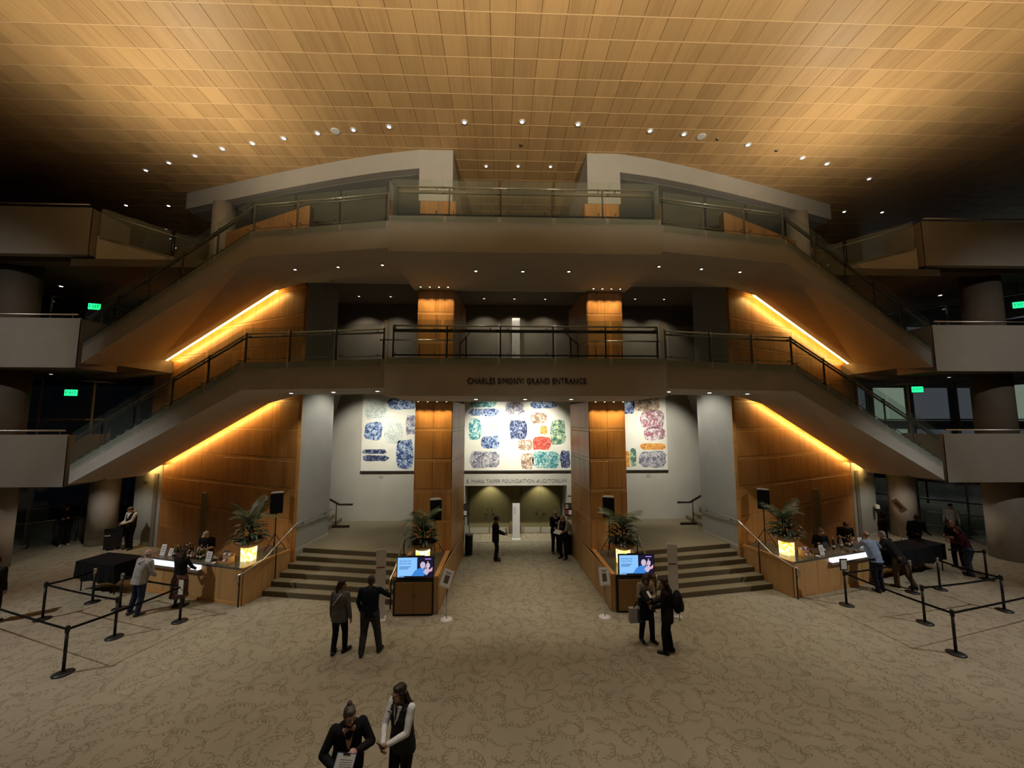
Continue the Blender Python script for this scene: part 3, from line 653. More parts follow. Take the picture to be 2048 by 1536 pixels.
for (x, y) in ((-6.96, 16.6), (-5.58, 16.6), (-1.47, 16.75), (-0.11, 16.75), (1.28, 16.75), (5.32, 16.6), (6.64, 16.6)):
    downlight((x, y, 10.88), 'small downlight near the rear wall of the second level foyer', 'downlights of the second level foyer', 0.06, lens='lamp_dim', power=90, cone=95, target=(x, y + 0.9, 8), color=(1.0, 0.83, 0.66))
for s in (-1, 1):
    for k in range(4):
        x = s * (2.58 + 0.32 * k)
        downlight((x, 13.16, 10.12), 'tiny bright wall washer lamp at the head of the upper %s pillar' % ('left' if s < 0 else 'right'), 'washers above the %s upper pillar' % ('left' if s < 0 else 'right'), 0.035, power=36, cone=84, target=(x, 13.52, 8.4), color=(1.0, 0.74, 0.38), rad=0.02)
        downlight((x, 13.20, 6.09), 'tiny bright wall washer lamp at the head of the lower %s pillar' % ('left' if s < 0 else 'right'), 'washers above the %s lower pillar' % ('left' if s < 0 else 'right'), 0.035, power=36, cone=92, target=(x, 13.52, 3.8), color=(1.0, 0.74, 0.36), rad=0.02)
    # mural floods under the second level floor
    for x, pw in ((0.9, 900), (5.2, 480), (6.7, 380)):
        spot((s * x, 14.9, 6.9), (s * x, 17.7, 4.2), pw, (1.0, 0.94, 0.80), 70, 0.8, 0.08, name='mural_flood')
    spot((s * 5.7, 14.9, 6.9), (s * 7.62, 14.8, 4.2), 230, (1.0, 0.96, 0.86), 90, 0.7, 0.08, name='stair_wall_flood')  # added fill that brightens the grey stair wall, not a mural lamp
    # lamps under the side balconies
    for lev, z in enumerate((3.48, 7.5, 11.54)):
        downlight((s * 17.0, 16.3, z), 'dim downlight under the side balcony of the %s level' % ('second', 'third', 'fourth')[lev] + (' by the left wall' if s < 0 else ' by the right wall'), 'downlights under the side balconies', 0.09, lens='lamp_dim', power=(110, 22, 16)[lev], cone=125)
        downlight((s * 20.8, 17.6, z), 'dim downlight far under the %s level balcony' % ('second', 'third', 'fourth')[lev] + (' on the left' if s < 0 else ' on the right'), 'downlights far under the balconies', 0.09, lens='lamp_white' if lev == 2 else 'lamp_dim')
    # recess of the doors
    spot((s * 1.2, 18.55, 2.44), (s * 1.2, 19.05, 1.2), 45, (1.0, 0.92, 0.66), 100, 0.6, 0.03, name='recess_lamp')
    spot((s * 1.4, 16.9, 6.8), (s * 1.0, 17.0, 0), 75, (1.0, 0.92, 0.74), 70, 0.6, 0.06, name='passage_lamp')
# ceiling speakers and sprinklers
for x, y in ((-6.51, 12.66), (6.39, 12.52)):
    e = EM('ceiling_speaker', (x, y, 15.49), label='round pale speaker grille in the wooden ceiling, %s of centre' % ('left' if x < 0 else 'right'), cat='speaker')
    PT('grille', MB().lathe([(0.12, 0.01), (0.12, -0.004), (0.0, -0.006)], n=20), 'ink_grey', e)
    PT('trim_ring', MB().lathe([(0.12, 0.01), (0.16, 0.01), (0.16, -0.01), (0.12, -0.014)], n=20), 'white_board', e)
for x, y in ((7.04, 12.62), (9.58, 13.13), (0.0, 13.14)):
    e = EM('sprinkler', (x, y, 15.49), label='small round sprinkler head in the wooden ceiling', cat='sprinkler', group='ceiling sprinklers')
    PT('rose', MB().lathe([(0.07, 0.01), (0.07, -0.004), (0.03, -0.02)], n=12), 'brass', e)
    PT('head', MB().cyl((0, 0, -0.015), (0, 0, -0.05), 0.02, n=8), 'ink', e)
# exit signs
for (x, y, z, rz, rod, lab) in ((-18.6, 17.0, 10.42, 0.35, 1.15, 'green EXIT sign hanging at the third level on the left'), (-19.2, 17.0, 6.62, 0.35, 0.92, 'green EXIT sign hanging at the second level on the left'), (18.6, 17.1, 6.86, -0.35, 0.68, 'green EXIT sign hanging at the second level on the right'), (21.9, 15.6, 10.45, -0.5, 1.12, 'green EXIT sign cut by the right frame edge')):
    e = EM('exit_sign', (x, y, z), rz, label=lab, cat='exit sign')
    PT('face', MB().box((0, 0, 0), (0.40, 0.04, 0.26)), 'exit_green', e)
    PT('housing', MB().box((0, 0.035, 0.0), (0.44, 0.04, 0.30)).cyl((0, 0.03, 0.14), (0, 0.03, rod), 0.012), 'black_metal', e)
    text('lettering', 'EXIT', 0.17, 'exit_letter', (0, -0.022, 0), (PI / 2, 0, 0), e, 0.001)
# night street beyond the right hand glazing
nb = EM('neighbour_building', (38.5, 33.5, 0), -0.87, label='lit grey building across the street beyond the right glazing', cat='building')
flat('facade', (0.20, 0.20, 0.22), 0.8)
PT('facade', MB().bb((-14, 0, 0), (14, 4, 22)), 'facade', nb)
emis('win_pale', (0.80, 0.92, 0.70), 0.45); emis('win_grey', (0.50, 0.50, 0.56), 0.22)
for i in range(9):
    for j in range(4):
        PT('window', MB().bb((-12 + 2.7 * i, -0.05, 1.2 + 4.2 * j), (-9.9 + 2.7 * i, 0.0, 4.6 + 4.2 * j)), 'win_pale' if (i * 3 + j * 5) % 7 in (0, 2) else 'win_grey', nb)
ST('ground', MB().bb((15, 26, -0.35), (80, 90, -0.05)).bb((30, -10, -0.35), (80, 26, -0.05)), 'concrete', label='grey pavement outside the right glazing', cat='ground')
for k, (x, y) in enumerate(((29, 20), (31, 24), (33, 17), (27.5, 25))):
    e = EM('street_lamp', (x, y, 0), label='small bright street lamp outside the right glazing', cat='lamp', group='street lamps outside')
    PT('post', MB().cyl((0, 0, -0.05), (0, 0, 3.0), 0.05, n=8), 'black_metal', e)
    PT('globe', MB().ell((0, 0, 3.1), (0.13, 0.13, 0.13), n=10, k=6), emis('globe', (0.95, 0.97, 1.0), 8.0), e)
    spot((x, y, 3.0), (x - 1, y, 0), 160, (0.9, 0.95, 1.0), 150, 0.6, 0.1, name='street_light')
# ---------------------------------------------------------------- furniture and props
emis('onyx_hot', (1.0, 0.80, 0.36), 2.6)
def onyx():
    m = bpy.data.materials.new('onyx'); m.use_nodes = True; nt = m.node_tree; nt.nodes.remove(nt.nodes['Principled BSDF'])
    g = N(nt, 'ShaderNodeNewGeometry'); nz = N(nt, 'ShaderNodeTexNoise'); nz.inputs['Scale'].default_value = 7; nz.inputs['Distortion'].default_value = 2.0; nz.inputs['Detail'].default_value = 4
    L(nt, g.outputs['Position'], nz.inputs['Vector'])
    r = N(nt, 'ShaderNodeValToRGB'); e = r.color_ramp.elements; e[0].position = 0.40; e[0].color = (0.75, 0.33, 0.02, 1); e[1].position = 0.60; e[1].color = (1.0, 0.90, 0.55, 1)
    k = r.color_ramp.elements.new(0.49); k.color = (1.0, 0.66, 0.13, 1)
    L(nt, nz.outputs['Fac'], r.inputs['Fac']); em = N(nt, 'ShaderNodeEmission'); em.inputs[1].default_value = 2.4
    L(nt, r.outputs['Color'], em.inputs[0]); L(nt, em.outputs[0], nt.nodes['Material Output'].inputs[0]); MATS['onyx'] = m
onyx()
flat('terracotta', (0.36, 0.22, 0.11), 0.6, noise=0.1, nscale=8)
flat('leaf_dark', (0.030, 0.055, 0.028), 0.35, spec=0.5, noise=0.3, nscale=9)
flat('leaf_mid', (0.075, 0.105, 0.045), 0.4, spec=0.5, noise=0.25, nscale=9)
flat('soil', (0.03, 0.02, 0.012), 0.95)
def leaf_mesh(ln, w, mat):
    mb = MB(); n = 6; vs = []
    for i in range(n + 1):
        t = i / n; ww = w * math.sin(PI * min(1, t * 0.93 + 0.05)) ** 0.8; z = 0.55 * t - 0.75 * t * t
        vs += [(-ww / 2, t * ln, z * ln + 0.10 * ww), (0, t * ln, z * ln), (ww / 2, t * ln, z * ln + 0.10 * ww)]
    fs = []
    for i in range(n):
        a = i * 3; fs += [(a, a + 1, a + 4, a + 3), (a + 1, a + 2, a + 5, a + 4)]
    return mb.add(vs, fs, 0, True).mesh('leaf', mat)
def frond_mesh(ln, mat, droop=0.5, seed=0):
    rr = random.Random(seed); mb = MB(); pts = []
    for i in range(9):
        t = i / 8; pts.append(Vector((0, ln * (0.75 * t - 0.05 * t * t), ln * (0.85 * t - droop * t * t))))
    mb.tube(pts, [0.011 * (1 - 0.8 * i / 8) for i in range(9)], n=5)
    for i in range(6, 40):
        t = i / 40; p = poly_at(pts, t); d = (poly_at(pts, min(1, t + 0.03)) - poly_at(pts, max(0, t - 0.03))).normalized()
        for sx in (-1, 1):
            l = ln * 0.34 * math.sin(PI * (0.15 + 0.8 * t)) * rr.uniform(0.85, 1.1)
            dirv = (Vector((sx, 0, -0.12)) + d * 0.85).normalized(); w = d * 0.0065
            mid = p + dirv * l * 0.55 + Vector((0, 0, 0.01)); tip = p + dirv * l + Vector((0, 0, -0.16 * l))
            mb.add([p - w * 0.5, p + w * 0.5, mid + w, mid - w, tip], [(0, 1, 2, 3), (3, 2, 4)])
    return mb.mesh('frond', mat)
LEAVES = [leaf_mesh(0.36, 0.105, 'leaf_dark'), leaf_mesh(0.30, 0.09, 'leaf_dark'), leaf_mesh(0.34, 0.10, 'leaf_dark')]
FRONDS = [frond_mesh(1.05, 'leaf_mid', 0.62, 1), frond_mesh(0.95, 'leaf_mid', 0.75, 2), frond_mesh(1.15, 'leaf_mid', 0.38, 3)]
def planter(loc, label_pot, label_plant, seed, tall=1.0, nl=70, nf=10):
    rr = random.Random(seed)
    pot = EM('planter', loc, label=label_pot, cat='planter')
    PT('lit_drum', MB().lathe([(0.21, 0.0), (0.215, 0.18), (0.22, 0.36), (0.20, 0.40)], n=24), 'onyx', pot)
    PT('bowl', MB().lathe([(0.20, 0.40), (0.30, 0.46), (0.40, 0.56), (0.43, 0.63), (0.40, 0.64), (0.36, 0.58)], n=24), 'terracotta', pot)
    PT('soil', MB().lathe([(0.0, 0.60), (0.38, 0.60), (0.38, 0.585), (0.0, 0.58)], n=20), 'soil', pot)
    pl = EM('potted_plant', (loc[0], loc[1], loc[2] + 0.60), rr.uniform(0, 6), label=label_plant, cat='plant')
    PT('stem', MB().cyl((0, 0, 0), (0.02, 0.01, 0.55), 0.03, n=7).cyl((0.05, 0.04, 0), (0.08, 0.05, 0.6), 0.02, n=7), 'leaf_dark', pl)
    for k in range(nl):
        a = k * 2.399 + rr.uniform(-0.2, 0.2); ring = k / nl
        o = OB('leaf', LEAVES[k % 3], pl); r0 = 0.10 + 0.20 * (1 - ring)
        o.location = (r0 * math.cos(a + PI / 2), r0 * math.sin(a + PI / 2), 0.04 + 0.40 * ring * tall)
        o.rotation_euler = (rr.uniform(-0.35, 0.25) + ring * 0.5, rr.uniform(-0.3, 0.3), a); o.scale = (1, 1, 1)
    for k in range(nf):
        a = k * 2 * PI / nf + rr.uniform(-0.25, 0.25); o = OB('frond', FRONDS[k % 3], pl)
        o.location = (0.02, 0.02, 0.42 * tall); o.rotation_euler = (rr.uniform(-0.1, 0.45), 0, a); sc = rr.uniform(0.85, 1.08) * tall; o.scale = (sc, sc, sc)
planter((-3.14, 12.50, 1.02), 'onyx drum planter glowing amber behind the left screen', 'palm and broad leaf plant above the left screen', 3)
planter((3.14, 12.35, 1.02), 'onyx drum planter glowing amber behind the right screen', 'palm and broad leaf plant above the right screen', 5, 1.05)
planter((-8.66, 12.78, 1.07), 'onyx drum planter glowing amber on the left bar end', 'dark leafy palm standing on the left bar end', 8)
planter((8.72, 12.78, 1.07), 'onyx drum planter glowing amber on the right bar end', 'dark leafy palm standing on the right bar end', 13)

def loudspeaker(x, y, zb, h, rz, where):
    t = EM('tripod_stand', (x, y, zb), rz, label='black tripod stand carrying the loudspeaker %s' % where, cat='stand')
    PT('pole', MB().cyl((0, 0, 0.12), (0, 0, h), 0.017, n=8), 'black_metal', t)
    PT('collar', MB().cyl((0, 0, 0.52), (0, 0, 0.60), 0.03, n=8), 'black_plastic', t)
    for k in range(3):
        a = k * 2 * PI / 3 + 0.4
        PT('leg', MB().tube([(0.02 * math.cos(a), 0.02 * math.sin(a), 0.56), (0.36 * math.cos(a), 0.36 * math.sin(a), 0.012)], 0.012, n=6), 'black_metal', t)
        PT('brace', MB().tube([(0, 0, 0.16), (0.22 * math.cos(a), 0.22 * math.sin(a), 0.22)], 0.008, n=5), 'black_metal', t)
    b = EM('loudspeaker', (x, y, zb + h), rz, label='black loudspeaker on its stand %s' % where, cat='speaker')
    w, d, hh = 0.19, 0.17, 0.66
    pr_ = [(-w, -d), (w, -d), (w * 0.75, d), (-w * 0.75, d)]
    PT('cabinet', MB().prism(pr_, 0.0, hh), 'black_plastic', b)
    PT('grille', MB().bb((-w * 0.92, -d - 0.012, 0.03), (w * 0.92, -d, hh - 0.03)), 'black_cloth', b)
    PT('top_cap', MB().prism([(p[0] * 1.02, p[1] * 1.02) for p in pr_], hh, hh + 0.015), 'ink_grey', b)
loudspeaker(-2.88, 13.10, 1.02, 1.15, 0.3, 'beside the left pillar')
loudspeaker(2.92, 13.08, 1.02, 1.20, -0.3, 'beside the right pillar')
loudspeaker(-8.25, 13.45, 1.07, 1.28, 0.5, 'at the back of the left bar end')
loudspeaker(8.55, 13.55, 1.07, 1.28, -0.5, 'at the back of the right bar end')

# screens and cabinets at the heads of the ledges
emis('screen_blue', (0.10, 0.36, 0.92), 1.0); emis('screen_pale', (0.24, 0.52, 0.95), 1.1); emis('screen_dark', (0.012, 0.010, 0.03), 1.0)
emis('screen_skin', (0.66, 0.55, 0.72), 0.9); emis('screen_shirt', (0.05, 0.24, 0.70), 1.0); emis('screen_ink', (0.01, 0.03, 0.16), 1.0); emis('screen_pink', (0.85, 0.40, 0.55), 0.9); emis('screen_purple', (0.45, 0.25, 0.75), 1.0)
flat('cabinet', (0.30, 0.165, 0.055), 0.5, noise=0.06, nscale=30)
for s in (-1, 1):
    side = 'left' if s < 0 else 'right'
    xc = s * 3.16
    c = EM('media_cabinet', (xc, 11.36, 0), label='two door wooden cabinet under the %s screen' % side, cat='cabinet')
    PT('plinth', MB().bb((-0.50, -0.02, 0.0), (0.52, 0.04, 0.06)), 'black_plastic', c)
    for k, (a, b) in enumerate(((-0.50, 0.005), (0.012, 0.52))):
        dr = PT('door', MB().bb((a, -0.055, 0.06), (b, -0.03, 0.90)), 'cabinet', c)
        hx = b - 0.05 if k == 0 else a + 0.05
        PT('handle', MB().tube([(hx, -0.055, 0.34), (hx, -0.085, 0.34), (hx, -0.085, 0.60), (hx, -0.055, 0.60)], 0.008, n=6), 'brass', dr)
    PT('recess_back', MB().bb((-0.56, -0.028, 0.0), (0.545, 0.015, 0.955)), 'black_plastic', c)
    tv = EM('screen', (xc - 0.02 + (0.08 if s > 0 else 0.05), 11.42, 1.04), label='flat screen reading HELP KEEP OUR MUSIC PLAYING on the %s ledge' % side, cat='screen')
    PT('foot', MB().bb((-0.30, -0.08, -0.005), (0.30, 0.12, 0.006)).bb((-0.06, 0.0, 0.0), (0.06, 0.04, 0.08)), 'black_plastic', tv)
    PT('bezel', MB().bb((-0.525, -0.03, -0.075), (0.525, 0.03, 0.535)), 'black_plastic', tv)
    PT('vent_strip', MB().bb((-0.25, 0.0, 0.535), (0.25, 0.03, 0.55)), 'black_plastic', tv)
    sc_ = PT('panel', MB().bb((-0.505, -0.033, -0.045), (0.505, -0.03, 0.515)), 'screen_dark', tv)
    y = -0.0345
    def img(name, poly, m, dy=0.0): PT(name, MB().add([(p[0], y - dy, p[1]) for p in poly], [tuple(range(len(poly)))]), m, tv)
    img('blue_field', [(-0.50, -0.04), (0.05, -0.04), (0.05, 0.51), (-0.50, 0.51)], 'screen_pale')
    def oval(cx, cz, rx, rz, n=14): return [(cx + rx * math.cos(2 * PI * k / n), cz + rz * math.sin(2 * PI * k / n)) for k in range(n)]
    img('musician_picture', [(-0.10, 0.02), (0.0, 0.16), (0.12, 0.22), (0.26, 0.20), (0.30, 0.06), (0.20, -0.03), (0.02, -0.03)], 'screen_shirt', 0.0006)
    img('musician_picture', oval(0.21, 0.30, 0.075, 0.095), 'screen_skin', 0.0012)
    img('musician_picture', oval(0.36, 0.29, 0.055, 0.075), 'screen_skin', 0.0012)
    img('musician_picture', [(0.22, 0.12), (0.36, 0.24), (0.42, 0.14), (0.32, 0.02)], 'screen_skin', 0.0010)
    img('musician_picture', [(0.38, 0.16), (0.49, 0.25), (0.48, 0.15), (0.42, 0.11)], 'screen_pink', 0.0014)
    img('musician_picture', [(0.24, 0.10), (0.26, 0.10), (0.37, 0.41), (0.35, 0.41)], 'screen_skin', 0.0016)
    img('caption_bar', [(0.27, 0.455), (0.44, 0.455), (0.44, 0.48), (0.27, 0.48)], 'screen_purple', 0.0006)
    for ww, zz in ((0.32, 0.255), (0.27, 0.225), (0.24, 0.195), (0.40, 0.0)):
        img('caption_bar', [(-0.45, zz), (-0.45 + ww, zz), (-0.45 + ww, zz + 0.012), (-0.45, zz + 0.012)], 'screen_ink', 0.0006)
    for q, tx in enumerate(('HELP KEEP OUR', 'MUSIC PLAYING')):
        text('lettering', tx, 0.062, 'screen_ink', (-0.455, y - 0.0008, 0.41 - 0.068 * q), (PI / 2, 0, 0), tv, 0.0, align='LEFT', width=0.33)

# white free standing boards
def totem(x, y, z, w, h, rz, label, lines, red=False):
    t = EM('sign_board', (x, y, z), rz, label=label, cat='sign')
    PT('board', MB().bb((-w / 2, -0.012, 0.015), (w / 2, 0.012, h)), 'white_board', t)
    PT('base_plate', MB().bb((-w / 2 - 0.03, -0.17, 0.0), (w / 2 + 0.03, 0.17, 0.015)), 'white_board', t)
    for (zz, ww, hh, m) in lines:
        PT('printed_line', MB().bb((-w / 2 + 0.03, -0.0135, zz), (-w / 2 + 0.03 + ww, -0.012, zz + hh)), m, t)
L1 = [(1.36, 0.20, 0.035, 'ink_red'), (1.31, 0.05, 0.012, 'ink_grey'), (1.47, 0.015, 0.03, 'ink_grey')]
totem(-4.03, 11.16, 0, 0.27, 1.86, 0.22, 'tall white sign board beside the left cabinet at the stair foot', L1)
totem(4.18, 11.16, 0, 0.27, 1.92, -0.22, 'tall white sign board behind the two women at the right stair foot', L1)
L2 = [(1.42 - 0.045 * k, 0.10 + 0.05 * ((k * 7) % 3) / 2, 0.014, 'ink_grey') for k in range(8)]
totem(0.02, 18.2, 0.0, 0.34, 1.60, 0, 'white sign board standing between the auditorium doors', L2)
totem(-0.02, 17.3, 7.14, 0.36, 3.0, 0, 'white sign board on the second level behind the landing', L2)
# poster stands
for s, roll in ((-1, 0.28), (1, 0.0)):
    t = EM('poster_stand', (s * 2.19, 11.1, 0), 0.12 * s, label='white framed poster on a steel stand, %s edge of the passage' % ('left' if s < 0 else 'right'), cat='poster stand')
    PT('base', MB().lathe([(0.17, 0.0), (0.17, 0.012), (0.03, 0.025)], n=20), 'white_board', t)
    PT('pole', MB().cyl((0, 0, 0.02), (0.0, 0, 0.98), 0.014, n=8), 'steel', t)
    R = Matrix.Rotation(roll, 3, 'Y') @ Matrix.Rotation(-0.25, 3, 'X')
    fr = PT('frame', MB().box((0, -0.02, 1.09), (0.30, 0.015, 0.46), rot=R), 'white_board', t)
    PT('sheet', MB().box(Vector((0, -0.02, 1.09)) + R @ Vector((0, -0.009, 0)), (0.255, 0.003, 0.415), rot=R), 'paper', fr)
    PT('picture', MB().box(Vector((0, -0.02, 1.09)) + R @ Vector((0.0, -0.012, -0.02)), (0.13, 0.003, 0.20), rot=R), flat('poster_brown', (0.13, 0.105, 0.10), 0.7, noise=0.4, nscale=40), fr)
    for k in range(2): PT('printed_line', MB().box(Vector((0, -0.02, 1.09)) + R @ Vector((0.0, -0.012, 0.16 - 0.035 * k)), (0.17 - 0.06 * k, 0.003, 0.016), rot=R), 'ink_grey', fr)

# bars
for s in (-1, 1):
    side = 'left' if s < 0 else 'right'
    M_ = lambda p: (s * p[0], p[1])
    P0, P1, W_ = Vector((8.34, 12.06)), Vector((12.35, 13.25)), Vector((7.83, 13.70))
    d = (P1 - P0).normalized(); n = Vector((-d.y, d.x))
    Q = P0 + d * 1.05 + n * 0.72; R_ = Vector((8.80, 14.12)); E_ = P1 + n * 0.72
    outline = [P0, P1, E_, Q, R_, W_]
    bar = EM('bar_counter', kind=None, label='wood fronted bar counter with dark stone top on the %s' % side, cat='bar counter')
    PT('carcass', MB().prism([M_(p) for p in (P0 + n * 0.03 + d * 0.03, P1 + n * 0.03, E_, Q, R_, W_ + Vector((0.03, 0)))], 0, 1.0), 'wood_back', bar)
    PT('stone_top', MB().prism([M_(p) for p in (P0 - n * 0.03, P1 - n * 0.03, E_, Q, R_, W_)], 1.02, 1.07), 'stone_top', bar)
    PT('edge_trim', MB().prism([M_(p) for p in (P0 - n * 0.03 - d * 0.04, P0 - n * 0.03 + d * 0.06, W_ + Vector((0.10, 0.02)), W_ - Vector((0.03, 0)))], 1.0, 1.085), 'wood_band', bar)
    panel_wall(bar, M_(P0), M_(P1), [0.10, 1.01], 4, pm='wood_front', band=0.0, flip=(s < 0))
    panel_wall(bar, M_(P0), M_(W_), [0.0, 1.01], 2, pm='wood_front', band=0.0, flip=(s > 0))
    OB('skirting', board_mesh((P1 - P0).length, 0.03, 0.10, 'wood_band'), bar, (*M_((P0 + P1) / 2), 0.05), math.atan2(d.y, s * d.x) if s > 0 else math.atan2(-d.y, d.x))
    # lit ledge on the front
    emis('bar_light', (0.90, 0.93, 1.0), 1.15)
    lb0, lb1 = P0 + d * 1.6, P0 + d * 3.75
    for nm_, o0, o1, z0, z1, m in (('light_box', 0.0, 0.13, 0.90, 1.0, 'bar_light'), ('light_box_tray', 0.0, 0.12, 0.82, 0.895, 'steel')):
        PT(nm_, MB().prism([M_(p) for p in (lb0, lb1, lb1 - n * o1, lb0 - n * o1)], [z0, z0, z0, z0], [z1 + 0.02, z1 + 0.02, z1 - 0.06, z1 - 0.06] if nm_ == 'light_box' else z1), m, bar)
    # back bar things
    def on(t, u, z=1.07): p = P0 + d * t + n * u; return (s * p.x, p.y, z)
    rot_f = math.atan2(d.y, d.x) * s
    def menu(t, u, h=0.30, tilt=0.25, label='', w=0.21):
        e = EM('menu_holder', on(t, u), rot_f, label=label, cat='menu')
        R = Matrix.Rotation(-tilt, 3, 'X')
        PT('sheet', MB().box(R @ Vector((0, 0, h / 2)), (w, 0.008, h), rot=R), 'paper', e)
        PT('foot', MB().bb((-w / 2, -0.02, 0), (w / 2, 0.09, 0.006)), 'clear_glass', e)
        for k in range(3): PT('printed_line', MB().box(R @ Vector((0, -0.006, h * (0.80 - 0.22 * k))), (w * (0.6 - 0.15 * (k % 2)), 0.002, 0.02), rot=R), 'ink' if k == 1 else 'ink_grey', e)
    menu(3.55, 0.16, 0.34, 0.2, 'white menu sheet at the far end of the %s bar' % side)
    menu(1.55, 0.12, 0.30, 0.2, 'white menu sheet on the %s bar near the lit ledge end' % side)
    if s < 0: menu(3.30, 0.22, 0.22, 0.3, 'small white card behind the far menu on the left bar', 0.16)
    # bottles
    for nm2, c2 in (('bottle_dark', (0.012, 0.014, 0.010)), ('bottle_green', (0.02, 0.05, 0.02)), ('bottle_brown', (0.10, 0.03, 0.012)), ('bottle_clear', (0.35, 0.36, 0.34)), ('bottle_gold', (0.30, 0.20, 0.08))): flat(nm2, c2, 0.12, spec=0.6)
    BT = [([(0.036, 0), (0.037, 0.19), (0.030, 0.215), (0.014, 0.24), (0.013, 0.30), (0.015, 0.305)], 'bottle_dark'), ([(0.040, 0), (0.041, 0.17), (0.034, 0.20), (0.014, 0.22), (0.013, 0.28), (0.015, 0.285)], 'bottle_clear'),
          ([(0.036, 0), (0.037, 0.17), (0.025, 0.22), (0.014, 0.25), (0.013, 0.31)], 'bottle_green'), ([(0.045, 0), (0.046, 0.14), (0.030, 0.18), (0.015, 0.20), (0.015, 0.25)], 'bottle_brown'), ([(0.034, 0), (0.036, 0.2), (0.013, 0.25), (0.013, 0.33)], 'bottle_gold')]
    rr = random.Random(5 + s)
    spots_ = [(1.95 + 0.125 * k + 0.04 * j, 0.20 + 0.125 * j) for j in range(4) for k in range(10 - 2 * (j % 2))][:27] if s < 0 else [(2.55 + 0.13 * k, 0.42 + 0.09 * (k % 3)) for k in range(7)] + [(3.35 + 0.12 * k, 0.5) for k in range(3)]
    cols_ = {'bottle_dark': 'black glass', 'bottle_clear': 'clear glass', 'bottle_green': 'dark green', 'bottle_brown': 'brown', 'bottle_gold': 'golden'}
    for k, (t_, u_) in enumerate(spots_):
        prof, m = BT[(k * 7 + k // 5) % 5]; sc = rr.uniform(0.9, 1.12)
        b = EM('bottle', on(t_, u_), label='%s bottle in the cluster on the %s bar' % (cols_[m], side), cat='bottle', group='%s bottles on the %s bar' % (cols_[m], side))
        prof = [(r * sc, z * sc) for r, z in prof]; h = prof[-1][1]
        PT('glass_body', MB().lathe(prof, n=12), m, b)
        PT('cap', MB().cyl((0, 0, h), (0, 0, h + 0.03), 0.016, n=8), ('white_board', 'brass', 'ink_red', 'ink')[k % 4], b)
        PT('label_band', MB().lathe([(prof[0][0] + 0.002, 0.05), (prof[0][0] + 0.002, 0.12)], n=12), ('paper', 'seam', 'ink_red')[k % 3], b)
    # tumblers, napkin stack, snack basket
    for k in range(4 if s < 0 else 3):
        e = EM('glass_tumbler', on(1.72 + 0.10 * k if s > 0 else 1.35 + 0.09 * (k % 3), 0.22 + 0.10 * (k // 2)), label='small clear glass tumbler on the %s bar' % side, cat='glass', group='tumblers on the %s bar' % side)
        PT('cup', MB().lathe([(0.032, 0), (0.038, 0.10), (0.034, 0.10), (0.029, 0.008)], n=12), 'clear_glass', e)
        PT('rim', MB().lathe([(0.0385, 0.098), (0.0385, 0.102), (0.036, 0.102)], n=12), 'white_board', e)
    PT('napkin_top', MB().box((0, 0, 0.012), (0.13, 0.10, 0.024)), 'paper', EM('napkin_pile', on(1.25, 0.08), rot_f + 0.3, label='white paper napkin lying on the %s bar' % side, cat='napkin'))
    bk = EM('snack_rack', on(0.95, 0.20), rot_f, label='tilted wooden rack of packaged snacks on the %s bar corner' % side, cat='rack')
    R = Matrix.Rotation(-0.5, 3, 'X')
    PT('tray', MB().box(R @ Vector((0, 0.0, 0.13)), (0.40, 0.02, 0.32), rot=R).box((-0.2, 0.03, 0.10), (0.012, 0.20, 0.20)).box((0.2, 0.03, 0.10), (0.012, 0.20, 0.20)).box((0, -0.07, 0.03), (0.40, 0.012, 0.06)), 'wood_front', bk)
    for i in range(4):
        for j in range(3):
            PT('packet', MB().box(R @ Vector((-0.145 + 0.097 * i, -0.025, 0.06 + 0.085 * j)), (0.08, 0.03, 0.065), rot=R @ Matrix.Rotation(rr.uniform(-0.3, 0.3), 3, 'Y')), (flat('packet_red', (0.30, 0.06, 0.05), 0.5), flat('packet_tan', (0.42, 0.30, 0.18), 0.5), 'paper', flat('packet_pink', (0.50, 0.26, 0.22), 0.5))[(i * 2 + j) % 4], bk)
    e = EM('till', on(2.3 if s > 0 else 1.30, 0.50), rot_f + PI, label='dark point of sale tablet on the %s bar' % side, cat='tablet')
    R = Matrix.Rotation(0.5, 3, 'X')
    PT('stand', MB().bb((-0.08, -0.08, 0), (0.08, 0.08, 0.012)).cyl((0, 0, 0.01), (0, 0, 0.10), 0.012, n=6), 'black_plastic', e)
    PT('tablet', MB().box((0, 0, 0.14), (0.24, 0.012, 0.17), rot=R), 'black_plastic', e)
    PT('display', MB().box(Vector((0, 0, 0.14)) + R @ Vector((0, -0.0075, 0)), (0.21, 0.003, 0.14), rot=R), emis('tablet_glow', (0.55, 0.70, 1.0), 0.35), e)
    # handrail of the outer stair edge
    hr = EM('handrail', label='polished steel handrail between the %s bar and its stair' % side, cat='handrail')
    curl = [(8.40, 11.98, 0.62), (8.44, 11.94, 0.70), (8.44, 11.92, 0.82), (8.38, 11.93, 0.92), (8.28, 12.0, 0.96)]
    PT('tube', MB().tube([(s * a, b, c) for a, b, c in curl + [(8.02, 12.5, 1.16), (7.66, 13.66, 1.93), (7.36, 15.7, 1.95)]], 0.026), 'steel', hr)
    for (px, py, z0, z1) in ((8.38, 11.98, 0.0, 0.90), (7.90, 12.95, 0.40, 1.42)): PT('post', MB().cyl((s * px, py, z0), (s * px, py, z1), 0.02, n=8), 'bronze', hr)
    for (px, py) in ((7.62, 13.95), (7.45, 15.3)): PT('bracket', MB().tube([(s * (px + 0.05), py, 1.84), (s * (px - 0.03), py, 1.85), (s * (px - 0.03), py, 1.92)], 0.012, n=6), 'bronze', hr)
    hr2 = EM('handrail', label='polished steel handrail between the %s stair and the screen ledge' % side, cat='handrail')
